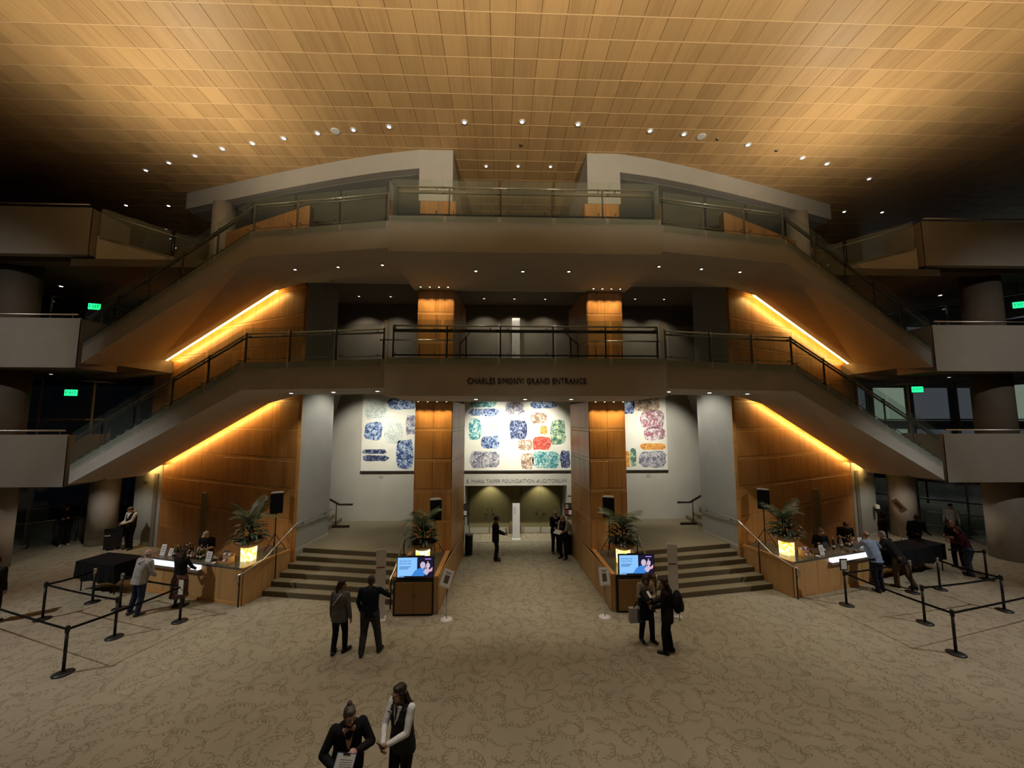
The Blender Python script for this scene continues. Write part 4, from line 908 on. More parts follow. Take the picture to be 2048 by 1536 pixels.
    PT('tube', MB().tube([(s * 3.90, 11.72, 0.48), (s * 3.90, 11.62, 0.56), (s * 3.90, 11.60, 0.74), (s * 3.90, 11.68, 0.86), (s * 3.88, 11.9, 0.95), (s * 3.86, 12.25, 1.14), (s * 3.86, 13.45, 1.86)], 0.026), 'steel', hr2)
    for (py, z0, z1) in ((11.74, 0.0, 0.86), (13.2, 0.80, 1.70)): PT('post', MB().cyl((s * 3.90, py, z0), (s * 3.90, py, z1), 0.022, n=8), 'bronze', hr2)
    # black draped table outside the bar
    tb = EM('draped_table', (-13.42, 13.38, 0) if s < 0 else (14.02, 13.92, 0), -0.24 if s < 0 else 0.29, label='table under a black pleated cloth beyond the left bar' if s < 0 else 'long black draped table continuing the right bar', cat='table')
    hw, hd = (0.80, 0.42) if s < 0 else (1.45, 0.38)
    nn_ = 72
    def per(t):
        t = t % 1.0 * 4
        c = [(-hw, -hd), (hw, -hd), (hw, hd), (-hw, hd)]
        i = int(t) % 4; f = t - int(t); a, b = Vector(c[i]), Vector(c[(i + 1) % 4]); return a.lerp(b, f)
    vs = []
    for lv, (z, spread, wav) in enumerate(((0.95, 0.0, 0.0), (0.93, 0.015, 0.002), (0.66, 0.03, 0.022), (0.40, 0.05, 0.04))):
        for k in range(nn_):
            p = per(k / nn_); q = p * (1 + spread / p.length) + p.normalized() * (math.sin(k * 1.7) * wav); zz = z + (0.03 * math.sin(k * 0.9) if lv == 3 else 0)
            vs.append((q.x, q.y, zz))
    fs = [(l * nn_ + k, l * nn_ + (k + 1) % nn_, (l + 1) * nn_ + (k + 1) % nn_, (l + 1) * nn_ + k) for l in range(3) for k in range(nn_)]
    PT('tabletop', MB().bb((-hw + 0.01, -hd + 0.01, 0.91), (hw - 0.01, hd - 0.01, 0.945)), 'black_plastic', tb)
    PT('cloth', MB().add(vs, fs + [tuple(range(nn_))[::-1]], 0, False), 'black_cloth', tb)
    for a in (-1, 1):
        for b in (-1, 1): PT('leg', MB().cyl((a * (hw - 0.1), b * 0.30, 0), (a * (hw - 0.1), b * 0.30, 0.91), 0.018, n=6), 'black_metal', tb)
    # bins, dispensers, racks
    bn = EM('litter_bin', (s * 2.02 + (0.03 if s < 0 else 0.10), 16.15, 0), label='black round litter bin against the %s passage wall' % side, cat='bin')
    PT('drum', MB().lathe([(0.15, 0.04), (0.16, 0.75), (0.15, 0.78)], n=18), 'black_plastic', bn); PT('foot', MB().cyl((0, 0, 0), (0, 0, 0.04), 0.11), 'white_board', bn)
    PT('lid', MB().lathe([(0.165, 0.78), (0.165, 0.82), (0.10, 0.86)], n=18), 'ink_grey', bn)
    br = EM('brochure_rack', (s * 2.36, 17.62, 1.15), label='wall rack of brochures beside the auditorium doors, %s' % side, cat='rack')
    PT('back', MB().bb((-0.16, 0.02, 0.0), (0.16, 0.11, 0.55)), 'black_plastic', br)
    for k in range(4): PT('brochure', MB().bb((-0.14 + 0.15 * (k % 2), -0.01, 0.06 + 0.25 * (k // 2)), (-0.01 + 0.15 * (k % 2), 0.02, 0.25 + 0.25 * (k // 2))), ('packet_red', 'paper', 'packet_tan', 'ink')[k], br)
    dp = EM('hand_dispenser', (s * 17.05, 17.98, 1.2), 0.4 * -s, label='white and black hand sanitiser dispenser on the %s corner wall' % side, cat='dispenser')
    PT('upper_shell', MB().bb((-0.07, -0.10, 0.10), (0.07, 0.06, 0.27)), 'white_board', dp); PT('lower_shell', MB().bb((-0.075, -0.11, -0.02), (0.075, 0.06, 0.10)), 'black_plastic', dp); PT('drip_tray', MB().bb((-0.05, -0.12, -0.10), (0.05, 0.04, -0.06)).bb((-0.02, 0.03, -0.10), (0.02, 0.06, 0.0)), 'black_plastic', dp)
    OB('switch_plate', MB().bb((-0.006, -0.035, -0.06), (0.006, 0.035, 0.06)).mesh('switch_plate', 'white_board'), None, (s * 2.335, 14.3, 1.75), -0.08 * s if s < 0 else 0.08, label='small white switch plate on the inner face of the %s pillar' % side, cat='switch')
lb = EM('litter_bin', (-17.15, 17.30, 0), 0.4, label='tall black litter bin in front of the left corner wall', cat='bin')
PT('body', MB().bb((-0.22, -0.2, 0.05), (0.22, 0.2, 0.80)), 'black_plastic', lb); PT('swing_lid', MB().prism([(-0.23, -0.21), (0.23, -0.21), (0.23, 0.21), (-0.23, 0.21)], 0.80, [0.90, 0.90, 0.84, 0.84]), 'black_metal', lb); PT('bag_edge', MB().bb((-0.20, -0.205, 0.60), (-0.02, -0.2, 0.63)), 'white_board', lb); PT('castor', MB().cyl((-0.15, -0.17, 0), (-0.15, -0.17, 0.05), 0.03).cyl((0.15, -0.17, 0), (0.15, -0.17, 0.05), 0.03), 'white_board', lb)
sb = EM('sign_board', (16.45, 16.4, 0), -0.5, label='white board tilted on a thin stand behind the right bar', cat='sign')
PT('pole', MB().cyl((0, 0.02, 0.02), (0, 0.02, 1.75), 0.015, n=8), 'steel', sb); PT('base', MB().lathe([(0.17, 0), (0.17, 0.012), (0.03, 0.02)], n=16), 'black_metal', sb)
R = Matrix.Rotation(-0.65, 3, 'Y')
PT('board', MB().box((0.0, 0, 1.78), (0.26, 0.012, 0.60), rot=R), 'paper', sb); PT('printed_block', MB().box(Vector((0, -0.008, 1.78)), (0.09, 0.003, 0.34), rot=R), 'ink_grey', sb)
# rails by the side glazing, low glass balustrade
for s in (-1, 1):
    g = EM('glass_railing', label='low glass balustrade with steel rail beside the %s glazing' % ('left' if s < 0 else 'right'), cat='railing')
    a, b = Vector((s * 18.9, 19.4, 0)), Vector((s * 21.9, 16.6, 0))
    for k in range(3):
        p, q = a.lerp(b, k / 3 + 0.01), a.lerp(b, (k + 1) / 3 - 0.01); nv = Vector((0.01, 0.01, 0))
        PT('pane', MB().prism([p.xy, q.xy, (q + nv).xy, (p + nv).xy], 0.06, 0.98), 'rail_glass', g); PT('post', MB().cyl(a.lerp(b, k / 3), a.lerp(b, k / 3) + Vector((0, 0, 1.0)), 0.02, n=8), 'steel_dark', g)
    PT('handrail', MB().tube([a + Vector((0, 0, 1.05)), b + Vector((0, 0, 1.05))], 0.025), 'steel', g)
# second level rails seen behind the landing glass
for s in (-1, 1):
    g = EM('inner_rail', label='dark rail with a bright steel handrail on the second level, %s side' % ('left' if s < 0 else 'right'), cat='railing')
    for z in (0.25, 0.55, 0.85): PT('bar', MB().tube([(s * 4.9, 15.0, 7.14 + z), (s * 3.75, 15.0, 7.14 + z)], 0.014, n=6), 'black_metal', g)
    PT('handrail', MB().tube([(s * 4.9, 13.2, 8.22), (s * 2.45, 13.2, 8.22)], 0.026), 'steel', g)
    for x in (4.8, 3.55, 2.62): PT('post', MB().cyl((s * x, 13.2, 7.14), (s * x, 13.2, 8.2), 0.018, n=6), 'black_metal', g)
    g = EM('inner_rail', label='sloping dark stair rail beside the upper pillar, %s side' % ('left' if s < 0 else 'right'), cat='railing')
    PT('handrail', MB().tube([(s * 2.35, 14.6, 8.3), (s * 1.95, 15.6, 9.1)], 0.025, n=6), 'black_metal', g)
    for t_ in (0.1, 0.6): PT('post', MB().cyl((s * (2.35 - 0.4 * t_), 14.6 + t_, 7.14), (s * (2.35 - 0.4 * t_), 14.6 + t_, 8.3 + 0.8 * t_), 0.03, n=6), 'black_metal', g)

# stanchions and belts
def stanchion(x, y, label, cap=False, sign=False):
    e = EM('stanchion', (x, y, 0), label=label, cat='stanchion')
    PT('base', MB().lathe([(0.175, 0.0), (0.178, 0.018), (0.12, 0.036), (0.035, 0.045)], n=24), 'black_metal', e)
    PT('post', MB().cyl((0, 0, 0.04), (0, 0, 0.86), 0.03, n=14), 'black_metal', e)
    PT('belt_head', MB().lathe([(0.036, 0.84), (0.042, 0.86), (0.042, 0.96), (0.036, 0.985), (0.01, 0.99)], n=14), 'steel' if cap else 'black_plastic', e)
    if sign:
        f = PT('sign_frame', MB().bb((-0.11, -0.012, 1.0), (0.11, 0.012, 1.32)), 'black_metal', e); PT('sheet', MB().bb((-0.085, -0.015, 1.03), (0.085, -0.012, 1.29)), 'paper', f)
    return (x, y)
SL = {'A': stanchion(-10.14, 9.09, 'black belt stanchion nearest the viewer on the left'), 'B': stanchion(-10.42, 10.48, 'black stanchion behind the nearest one, in front of the hooded man'), 'C': stanchion(-9.42, 11.22, 'black stanchion with a sheet before the woman in the floral skirt', sign=False),
      'D': stanchion(-13.28, 11.45, 'black stanchion far left beside the draped table'), 'E': stanchion(-12.95, 12.42, 'black stanchion with a steel cap under the left black drape', cap=True), 'F': stanchion(-11.75, 12.0, 'black stanchion beside the hooded man at the drape corner', cap=True)}
SR = {'A': stanchion(9.95, 9.18, 'black belt stanchion nearest the viewer on the right'), 'B': stanchion(10.73, 10.52, 'black stanchion in the middle of the right queue'), 'C': stanchion(9.52, 11.56, 'black stanchion topped by a framed sheet near the right bar', sign=True),
      'D': stanchion(13.75, 11.10, 'black stanchion at the right end of the queue'), 'E': stanchion(13.5, 12.5, 'steel capped stanchion before the middle of the right black drape', cap=True), 'F': stanchion(12.35, 12.3, 'steel capped stanchion behind the leaning man', cap=True), 'G': stanchion(16.0, 13.2, 'black stanchion beside the person in jeans at the far right')}
sh = PT('sheet', MB().bb((-0.06, -0.05, 0.72), (0.06, -0.045, 1.10)), 'paper', [o for o in bpy.data.objects if o.get('label', '').startswith('black stanchion with a sheet')][0])
def belt(a, b, label, z=0.91):
    p, q = Vector((*a, z)), Vector((*b, z)); d = (q - p).normalized(); n = Vector((-d.y, d.x, 0)) * 0.003; p += d * 0.045; q -= d * 0.045
    mb = MB(); k = 8; vs = []
    for i in range(k + 1):
        t = i / k; c = p.lerp(q, t) - Vector((0, 0, 0.025 * 4 * t * (1 - t)))
        vs += [c - n - Vector((0, 0, .025)), c + n - Vector((0, 0, .025)), c + n + Vector((0, 0, .025)), c - n + Vector((0, 0, .025))]
    fs = [(i * 4 + j, i * 4 + (j + 1) % 4, (i + 1) * 4 + (j + 1) % 4, (i + 1) * 4 + j) for i in range(k) for j in range(4)] + [(0, 1, 2, 3), (k * 4 + 3, k * 4 + 2, k * 4 + 1, k * 4)]
    OB('belt', mb.add(vs, fs).mesh('belt', 'black_cloth'), label=label, cat='belt')
belt(SL['A'], SL['C'], 'black webbing belt from the nearest left stanchion to the sheet stanchion'); belt(SL['A'], (-16.5, 11.5), 'black webbing belt leaving the nearest left stanchion out of frame')
belt(SL['D'], SL['B'], 'black webbing belt between the far left stanchion and the middle one'); belt(SL['D'], SL['E'], 'black webbing belt from the far left stanchion to the draped table'); belt(SL['F'], SL['C'], 'black webbing belt behind the hooded man')
belt(SR['A'], SR['C'], 'black webbing belt from the nearest right stanchion to the framed sheet'); belt(SR['A'], (16.5, 10.9), 'black webbing belt leaving the nearest right stanchion out of frame')
belt(SR['B'], SR['D'], 'black webbing belt across the middle of the right queue'); belt(SR['D'], SR['E'], 'black webbing belt from the right end stanchion back to the drape'); belt(SR['C'], SR['F'], 'black webbing belt behind the man in the blue shirt'); belt(SR['G'], (15.0, 13.5), 'short black belt beside the person in jeans')
# ---------------------------------------------------------------- people
def cloth(c, rough=0.85):
    k = 'cloth_%d_%d_%d' % tuple(int(v * 999) for v in c)
    return flat(k, c, rough, spec=0.15, noise=0.18, nscale=14)
def skinm(c):
    k = 'skin_%d_%d_%d' % tuple(int(v * 999) for v in c)
    if k in MATS: return MATS[k]
    m = flat(k, c, 0.5, spec=0.35, noise=0.06, nscale=25)
    b = m.node_tree.nodes['Principled BSDF']; b.inputs['Subsurface Weight'].default_value = 0.0
    return m
def hairm(c):
    return flat('hair_%d_%d_%d' % tuple(int(v * 999) for v in c), c, 0.45, spec=0.3, noise=0.35, nscale=30, bump=0.5, bscale=90)
class Figure:
    """collects tagged closed shapes that are fused into one skin"""
    def __init__(self): self.mb = MB(); self.tags = []; self.tagnames = []
    def _t(self, tagname, n0):
        if tagname not in self.tagnames: self.tagnames.append(tagname)
        i = self.tagnames.index(tagname); self.tags += [i] * (len(self.mb.f) - n0)
    def limb(self, pts, rs, t, n=10, flatten=None):
        n0 = len(self.mb.f)
        pts = [Vector(p) for p in pts]
        self.mb.tube(pts, rs, n=n); self._t(t, n0)
        for p, r in ((pts[0], rs[0]), (pts[-1], rs[-1])): self.ball(p, (r, r, r), t)
        for p, r in zip(pts[1:-1], rs[1:-1]): self.ball(p, (r, r, r), t)
    def ball(self, c, r, t, rot=None):
        n0 = len(self.mb.f); self.mb.ell(c, r, n=10, k=7, rot=rot); self._t(t, n0)
    def loft(self, rings, t, n=16, power=2.4):
        """rings: (centre, rx, ry, yaw)"""
        n0 = len(self.mb.f); vs = []
        for c, rx, ry, yaw in rings:
            for j in range(n):
                a = 2 * PI * j / n; ca, sa = math.cos(a), math.sin(a)
                x = rx * math.copysign(abs(ca) ** (2 / power), ca); y = ry * math.copysign(abs(sa) ** (2 / power), sa)
                vs.append((c[0] + x * math.cos(yaw) - y * math.sin(yaw), c[1] + x * math.sin(yaw) + y * math.cos(yaw), c[2]))
        k = len(rings)
        fs = [(i * n + j, i * n + (j + 1) % n, (i + 1) * n + (j + 1) % n, (i + 1) * n + j) for i in range(k - 1) for j in range(n)]
        fs += [tuple(range(n))[::-1], tuple(range((k - 1) * n, k * n))]
        self.mb.add(vs, fs); self._t(t, n0)
    def fuse(self, name, mats, voxel=0.012, smooth=3):
        src = self.mb
        me = bpy.data.meshes.new('tmp'); me.from_pydata([tuple(v) for v in src.v], [], src.f)
        bm = bmesh.new(); bm.from_mesh(me); bmesh.ops.recalc_face_normals(bm, faces=bm.faces); bm.to_mesh(me); bm.free()
        o = bpy.data.objects.new('tmp', me); COL.objects.link(o)
        r = o.modifiers.new('r', 'REMESH'); r.mode = 'VOXEL'; r.voxel_size = voxel; r.adaptivity = 0.0; r.use_smooth_shade = True
        s = o.modifiers.new('s', 'SMOOTH'); s.factor = 0.5; s.iterations = smooth
        dg = bpy.context.evaluated_depsgraph_get(); ev = o.evaluated_get(dg)
        out = bpy.data.meshes.new_from_object(ev); out.name = name
        bpy.data.objects.remove(o); bpy.data.meshes.remove(me)
        bvh = BVHTree.FromPolygons([Vector(v) for v in src.v], src.f)
        out.materials.clear()
        for t in self.tagnames: out.materials.append(mats[t])
        n = len(out.polygons); cs = np.empty(n * 3); out.polygons.foreach_get('center', cs); cs = cs.reshape(-1, 3)
        idx = np.zeros(n, dtype=np.int32); tg = self.tags; fn = bvh.find_nearest
        for i in range(n):
            h = fn(cs[i]); idx[i] = tg[h[2]] if h[2] is not None else 0
        out.polygons.foreach_set('material_index', idx); out.polygons.foreach_set('use_smooth', np.ones(n, dtype=bool))
        return out
def ik(a, t, l1, l2, pole):
    a, t, pole = Vector(a), Vector(t), Vector(pole); d = t - a; L_ = min(d.length, (l1 + l2) * 0.995); d.normalize()
    x = (L_ * L_ + l1 * l1 - l2 * l2) / (2 * L_); h = math.sqrt(max(l1 * l1 - x * x, 0))
    p = pole - d * pole.dot(d); p.normalize()
    return a + d * x + p * h, a + d * L_
SKIN_L, SKIN_M, SKIN_D = (0.50, 0.30, 0.22), (0.36, 0.20, 0.13), (0.12, 0.065, 0.04)
def person(loc, rz, label, h=1.70, fem=False, wide=1.0, belly=0.0, skin=SKIN_L, top=(0.02,)*3, sleeve=None, bottom=(0.012, 0.013, 0.018), shoes=(0.02,)*3,
           hair=(0.03, 0.018, 0.012), style='short', lean=(0, 0), feet=((-0.11, 0.0, 0.12), (0.11, 0.02, -0.12)), hands=None, poles=None, head=(0, 0), hem=0.88, short=False,
           vest=None, vneck=None, skirt=None, collar=None, hood=False, voxel=0.0125, loose=1.0, glasses=False, spread=0.0, hold=(False, False), jacket=False, tie=None):
    k = h / 1.72; F = Figure(); V = Vector
    sw = (0.165 if fem else 0.19) * k * (0.5 + 0.5 * wide); hw = 0.092 * k
    lx, ly = lean
    pel = V((0, 0, 0.93 * k)); chest = V((lx * 0.6, ly * 0.6, 1.26 * k)); shc = V((lx, ly, 1.42 * k - 0.3 * (lx * lx + ly * ly))); yaw = 0.0
    up = (shc - pel).normalized()
    # legs
    for i, s in enumerate((-1, 1)):
        fx, fy, fa = feet[i]
        hip = pel + V((s * hw, 0, -0.03 * k)); ank = V((fx, fy, 0.085 * k))
        fd = V((-math.sin(fa), math.cos(fa), 0))
        knee, ank = ik(hip, ank, 0.411 * k, 0.411 * k, V((0, 1, 0)) + fd * 0.3)
        tr = 1.10 * loose
        if skirt is None:
            F.limb([hip + V((0, 0, 0.02)), hip.lerp(knee, 0.45), knee], [0.098 * k * tr * (0.6 + 0.4 * wide), 0.086 * k * tr, 0.068 * k * tr], 'bottom')
            F.limb([knee, knee.lerp(ank, 0.35), ank + V((0, 0, 0.0))], [0.068 * k * tr, 0.066 * k * tr, 0.056 * k * tr], 'bottom')
        else:
            F.limb([hip, knee], [0.085 * k, 0.058 * k], 'skirt'); F.limb([knee, knee.lerp(ank, 0.3), ank], [0.056 * k, 0.055 * k, 0.04 * k], 'shoes' if skirt.get('boots') else 'skin')
        F.limb([ank + V((0, 0, -0.035)) - fd * 0.05, V((ank.x, ank.y, 0.042)) + fd * 0.06, V((ank.x, ank.y, 0.034)) + fd * 0.165], [0.046, 0.043, 0.034], 'shoes')
        F.ball(V((ank.x, ank.y, 0.030)) - fd * 0.045, (0.036, 0.036, 0.030), 'shoes')
    def sp(z):  # spine point
        t = (z - 0.93 * k) / (1.42 * k - 0.93 * k); t = max(-0.4, min(1.15, t)); q = pel.lerp(shc, t); q.z = pel.z + (shc.z - pel.z) * t; return q
    W = wide; hipw = (0.180 if fem else 0.170) * k * W; waw = (0.140 if fem else 0.158) * k * W; chw = (0.158 if fem else 0.178) * k * (0.4 + 0.6 * W)
    R = [(0.80, 0.115 * k * W, 0.095 * k), (0.90, hipw, 0.118 * k), (1.00, (hipw + waw) / 2, 0.118 * k), (1.10, waw, 0.112 * k + belly), (1.22, (waw + chw) / 2, 0.118 * k + belly * 0.6), (1.32, chw, 0.122 * k), (1.40, chw * 0.93, 0.105 * k), (1.455, 0.095 * k, 0.075 * k)]
    lo = [(sp(z * k), rx * 0.985, ry * 0.985, 0) for z, rx, ry in R if z <= 1.02]
    F.loft(lo, 'bottom' if skirt is None else 'skirt')
    hi = [(hem, None)] + [(z, (rx, ry)) for z, rx, ry in R if z > hem + 0.03]
    grow = 0.012 if not jacket else 0.024
    zz = [r[0] for r in R]
    def interp(z):
        for i in range(len(R) - 1):
            if R[i][0] <= z <= R[i + 1][0]:
                f = (z - R[i][0]) / (R[i + 1][0] - R[i][0]); return R[i][1] * (1 - f) + R[i + 1][1] * f, R[i][2] * (1 - f) + R[i + 1][2] * f
        return R[0][1] * 1.35, R[0][2] * 1.2
    rings = []
    for z in [hem] + [q for q in zz if q > hem + 0.03]:
        rx, ry = interp(z)
        if z < 0.9: rx, ry = max(rx, hipw * 1.0), max(ry, 0.118 * k)
        rings.append((sp(z * k), rx + grow, ry + grow, 0))
    torso_tag = 'vest' if vest is not None else 'top'
    F.loft(rings, torso_tag)
    if fem:
        for s in (-1, 1): F.ball(sp(1.27 * k) + V((s * 0.07 * k, 0.085 * k + belly * 0.5, 0)), (0.065 * k, 0.055 * k, 0.065 * k), torso_tag)
    # shoulders and arms
    nb = sp(1.44 * k)
    sl = 'sleeve' if sleeve is not None else 'top'
    hands = hands or ((-0.24, 0.05, 0.84), (0.24, 0.05, 0.84)); poles = poles or ((-0.4, -1, -0.2), (0.4, -1, -0.2))
    wr = []
    for i, s in enumerate((-1, 1)):
        sj = shc + V((s * sw, 0, -0.012 * k))
        F.limb([nb + V((s * 0.04, 0, 0.0)), sj], [0.056 * k, 0.046 * k], torso_tag)
        tgt = V(hands[i]); el, wp = ik(sj, tgt, 0.285 * k, 0.255 * k, poles[i])
        ar = (1.0 if not jacket else 1.18) * (0.75 + 0.25 * wide)
        F.limb([sj, sj.lerp(el, 0.5), el], [0.063 * k * ar, 0.055 * k * ar, 0.047 * k * ar], sl)
        if short: F.limb([el, wp], [0.040 * k, 0.028 * k], 'skin')
        else: F.limb([el, el.lerp(wp, 0.4), wp], [0.046 * k * ar, 0.045 * k * ar, 0.036 * k * ar], sl)
        d = (wp - el).normalized(); wr.append((wp, d, s, i))
    # hands: palm, four fingers, thumb
    for (wp, d, s, i) in wr:
        inward = V((-s, 0.25, 0)); side = d.cross(inward).normalized()          # across the palm
        if side.length < 0.1: side = V((0, 1, 0))
        pn = side.cross(d).normalized()                                              # palm normal
        if pn.dot(inward) < 0: pn = -pn
        pc = wp + d * 0.055 * k
        F.limb([wp, pc, wp + d * 0.085 * k], [0.026 * k, 0.030 * k, 0.026 * k], 'skin')
        F.ball(pc + side * 0.018 * k, (0.026 * k,) * 3, 'skin'); F.ball(pc - side * 0.018 * k, (0.026 * k,) * 3, 'skin')
        curl = 0.95 if hold[i] else 0.45
        for q, (off, ln) in enumerate(((-0.032, 0.066), (-0.011, 0.078), (0.011, 0.074), (0.032, 0.058))):
            b0 = wp + d * 0.088 * k + side * off * k; d1 = (d * math.cos(curl * 0.6) + pn * math.sin(curl * 0.6)); b1 = b0 + d1 * ln * 0.5 * k
            d2 = (d * math.cos(curl * 1.6) + pn * math.sin(curl * 1.6)); b2 = b1 + d2 * ln * 0.5 * k
            F.limb([b0, b1, b2], [0.0098 * k, 0.0092 * k, 0.008 * k], 'skin', n=7)
        th = wp + d * 0.035 * k - side * 0.034 * k if (side.z > 0) == False else wp + d * 0.035 * k + side * 0.034 * k
        sg = 1 if side.z > 0 else -1
        t0 = wp + d * 0.03 * k + side * sg * 0.026 * k; t1 = t0 + (d * 0.75 + side * sg * 0.55 + pn * 0.25).normalized() * 0.042 * k; t2 = t1 + (d * 0.95 + pn * 0.35).normalized() * 0.034 * k
        F.limb([t0, t1, t2], [0.0125 * k, 0.011 * k, 0.009 * k], 'skin', n=7)
    # neck and head
    hy, hp = head
    HR = Matrix.Rotation(hy, 3, 'Z') @ Matrix.Rotation(-hp, 3, 'X')       # hp > 0 looks down
    nk = nb + V((0, 0.015, 0.02)); hc = nb + V((lx * 0.12, 0.035 + ly * 0.10, 0.165 * k)) + HR @ V((0, 0.012, 0)) + V((0, 0, 0))
    if hp > 0: hc += HR @ V((0, 0.05 * hp, -0.03 * hp))
    F.limb([nk - V((0, 0, 0.03)), hc + HR @ V((0, -0.02, -0.06))], [0.058 * k, 0.052 * k], 'skin')
    H_ = lambda x, y, z: hc + HR @ V((x * k, y * k, z * k))
    F.ball(H_(0, -0.008, 0.028), (0.074 * k, 0.095 * k, 0.092 * k), 'skin', HR)
    F.ball(H_(0, 0.024, -0.040), (0.060 * k, 0.068 * k, 0.072 * k), 'skin', HR)
    F.ball(H_(0, 0.052, -0.088), (0.032 * k, 0.030 * k, 0.024 * k), 'skin', HR)
    F.limb([H_(0, 0.088, 0.022), H_(0, 0.107, -0.018)], [0.010 * k, 0.0155 * k], 'skin', n=7)
    for s in (-1, 1):
        F.ball(H_(s * 0.076, -0.008, 0.0), (0.012 * k, 0.022 * k, 0.032 * k), 'skin', HR)
        F.ball(H_(s * 0.034, 0.070, -0.022), (0.026 * k, 0.022 * k, 0.024 * k), 'skin', HR)
        F.ball(H_(s * 0.032, 0.078, 0.030), (0.026 * k, 0.014 * k, 0.010 * k), 'brow', HR)
    F.ball(H_(0, 0.083, -0.052), (0.024 * k, 0.011 * k, 0.008 * k), 'lip', HR)
    if collar is not None: F.loft([(nk + V((0, -0.01, -0.045)), 0.085 * k, 0.08 * k, 0), (nk + V((0, -0.01, 0.02)), 0.068 * k, 0.066 * k, 0)], 'collar')
    if vneck is not None:   # a wedge of shirt or skin at the chest
        a = sp(1.43 * k) + V((0, 0.106 * k, 0)); b = sp(vneck[1] * k) + V((0, 0.150 * k + belly * 0.5, 0))
        for f in (-1, -0.5, 0, 0.5, 1): F.limb([a + V((f * (0.066 if vneck[0] == 'skin' else 0.052) * k, -0.01, 0.01)), b], [0.020 * k, 0.012 * k], 'wedge')
    if tie is not None: F.limb([sp(1.42 * k) + V((0, 0.118 * k, 0)), sp(1.20 * k) + V((0, 0.146 * k + belly * 0.5, 0))], [0.016 * k, 0.022 * k], 'tie')
    if hood:
        F.limb([nb + V((-0.10, 0.0, 0.0)), nb + V((-0.06, -0.085, 0.0)), nb + V((0, -0.12, -0.03)), nb + V((0.06, -0.085, 0.0)), nb + V((0.10, 0.0, 0.0))], [0.035, 0.048, 0.055, 0.048, 0.035], 'top')
    if skirt is not None:
        z0 = skirt['hem']; rr_ = []
        for t in (0, 0.25, 0.5, 0.75, 1.0):
            z = (1.02 * k) * (1 - t) + z0 * t; w_ = waw * 1.02 * (1 - t) + skirt['w'] * t + 0.05 * math.sin(PI * min(1, t * 1.6)) * 0.8; rr_.append((V((0, 0, z)) if z < pel.z else sp(z), w_, w_ * 0.82, 0))
        F.loft(rr_[::-1], 'skirt')
    mats = {'skin': skinm(skin), 'lip': skinm((skin[0] * 0.85, skin[1] * 0.55, skin[2] * 0.55)), 'brow': skinm(tuple(c * 0.72 for c in skin)), 'top': cloth(top), 'bottom': cloth(bottom), 'shoes': flat('shoe_%d' % int(shoes[0] * 999), shoes, 0.5)}
    if sleeve is not None: mats['sleeve'] = cloth(sleeve)
    if vest is not None: mats['vest'] = cloth(vest)
    if collar is not None: mats['collar'] = cloth(collar)
    if vneck is not None: mats['wedge'] = skinm(skin) if vneck[0] == 'skin' else cloth(vneck[0])
    if tie is not None: mats['tie'] = cloth(tie)
    if skirt is not None: mats['skirt'] = skirt['mat']
    e = EM('person', loc, rz, label=label, cat='person')
    OB('body', F.fuse('body', mats, voxel), e)
    # hair
    hv = max(0.006, voxel * 0.8)
    if style != 'none':
        G = Figure(); g = lambda x, y, z: H_(x, y, z)
        if style in ('bald',):
            for a in range(-5, 6):
                t = a / 5 * 2.0 - PI / 2; G.ball(g(0.074 * math.cos(t), 0.092 * math.sin(t) - 0.008, -0.002), (0.017 * k, 0.017 * k, 0.03 * k), 'hair', HR)
        elif style == 'cap':
            G.ball(g(0, -0.010, 0.050), (0.083 * k, 0.102 * k, 0.080 * k), 'hair', HR); G.ball(g(0, 0.10, 0.055), (0.062 * k, 0.065 * k, 0.012 * k), 'hair', HR)
        else:
            G.ball(g(0, -0.022, 0.042), (0.083 * k, 0.098 * k, 0.090 * k), 'hair', HR)
            G.ball(g(0, 0.030, 0.085), (0.066 * k, 0.055 * k, 0.038 * k), 'hair', HR)
            for s in (-1, 1): G.ball(g(s * 0.066, -0.022, 0.010), (0.020 * k, 0.045 * k, 0.055 * k), 'hair', HR)
            G.ball(g(0, -0.066, -0.02), (0.062 * k, 0.038 * k, 0.062 * k), 'hair', HR)
            if style in ('long', 'shoulder'):
                ln = 0.40 if style == 'long' else 0.24
                for a in range(-3, 4):
                    x = a * 0.024; G.limb([g(x, -0.07, 0.0), hc + HR @ V((x * 1.2 * k, -0.095 * k, -0.12 * k)), hc + V((x * 1.4 * k, 0, 0)) + HR @ V((0, -0.085 * k, 0)) + V((0, -0.05, -ln * k + abs(a) * 0.02))], [0.034 * k, 0.034 * k, 0.018 * k], 'hair')
                for s in (-1, 1): G.limb([g(s * 0.075, 0.0, 0.03), g(s * 0.088, -0.005, -0.06), g(s * 0.085, -0.01, -0.17)], [0.022 * k, 0.024 * k, 0.016 * k], 'hair')
            if style == 'ponytail': G.limb([g(0, -0.10, 0.02), g(0, -0.135, -0.06), hc + V((0, -0.13, -0.30 * k))], [0.03 * k, 0.034 * k, 0.014 * k], 'hair')
            if style == 'bun': G.ball(g(0, -0.055, 0.135), (0.038 * k, 0.038 * k, 0.036 * k), 'hair', HR)
            if style == 'bob':
                for a in range(-4, 5): t = a / 4 * 1.9 - PI / 2; G.limb([g(0.07 * math.cos(t), 0.085 * math.sin(t), 0.02), g(0.078 * math.cos(t), 0.092 * math.sin(t), -0.085)], [0.024 * k, 0.020 * k], 'hair')
            if style == 'curly':
                rr = random.Random(4)
                for a in range(26): u, w_ = rr.uniform(0, 2 * PI), rr.uniform(-0.2, 1.0); c_ = math.sqrt(max(0, 1 - w_ * w_)); y_ = 0.10 * c_ * math.sin(u) - 0.02; G.ball(g(0.085 * c_ * math.cos(u), min(y_, 0.055), 0.035 + 0.098 * w_), (0.032 * k,) * 3, 'hair')
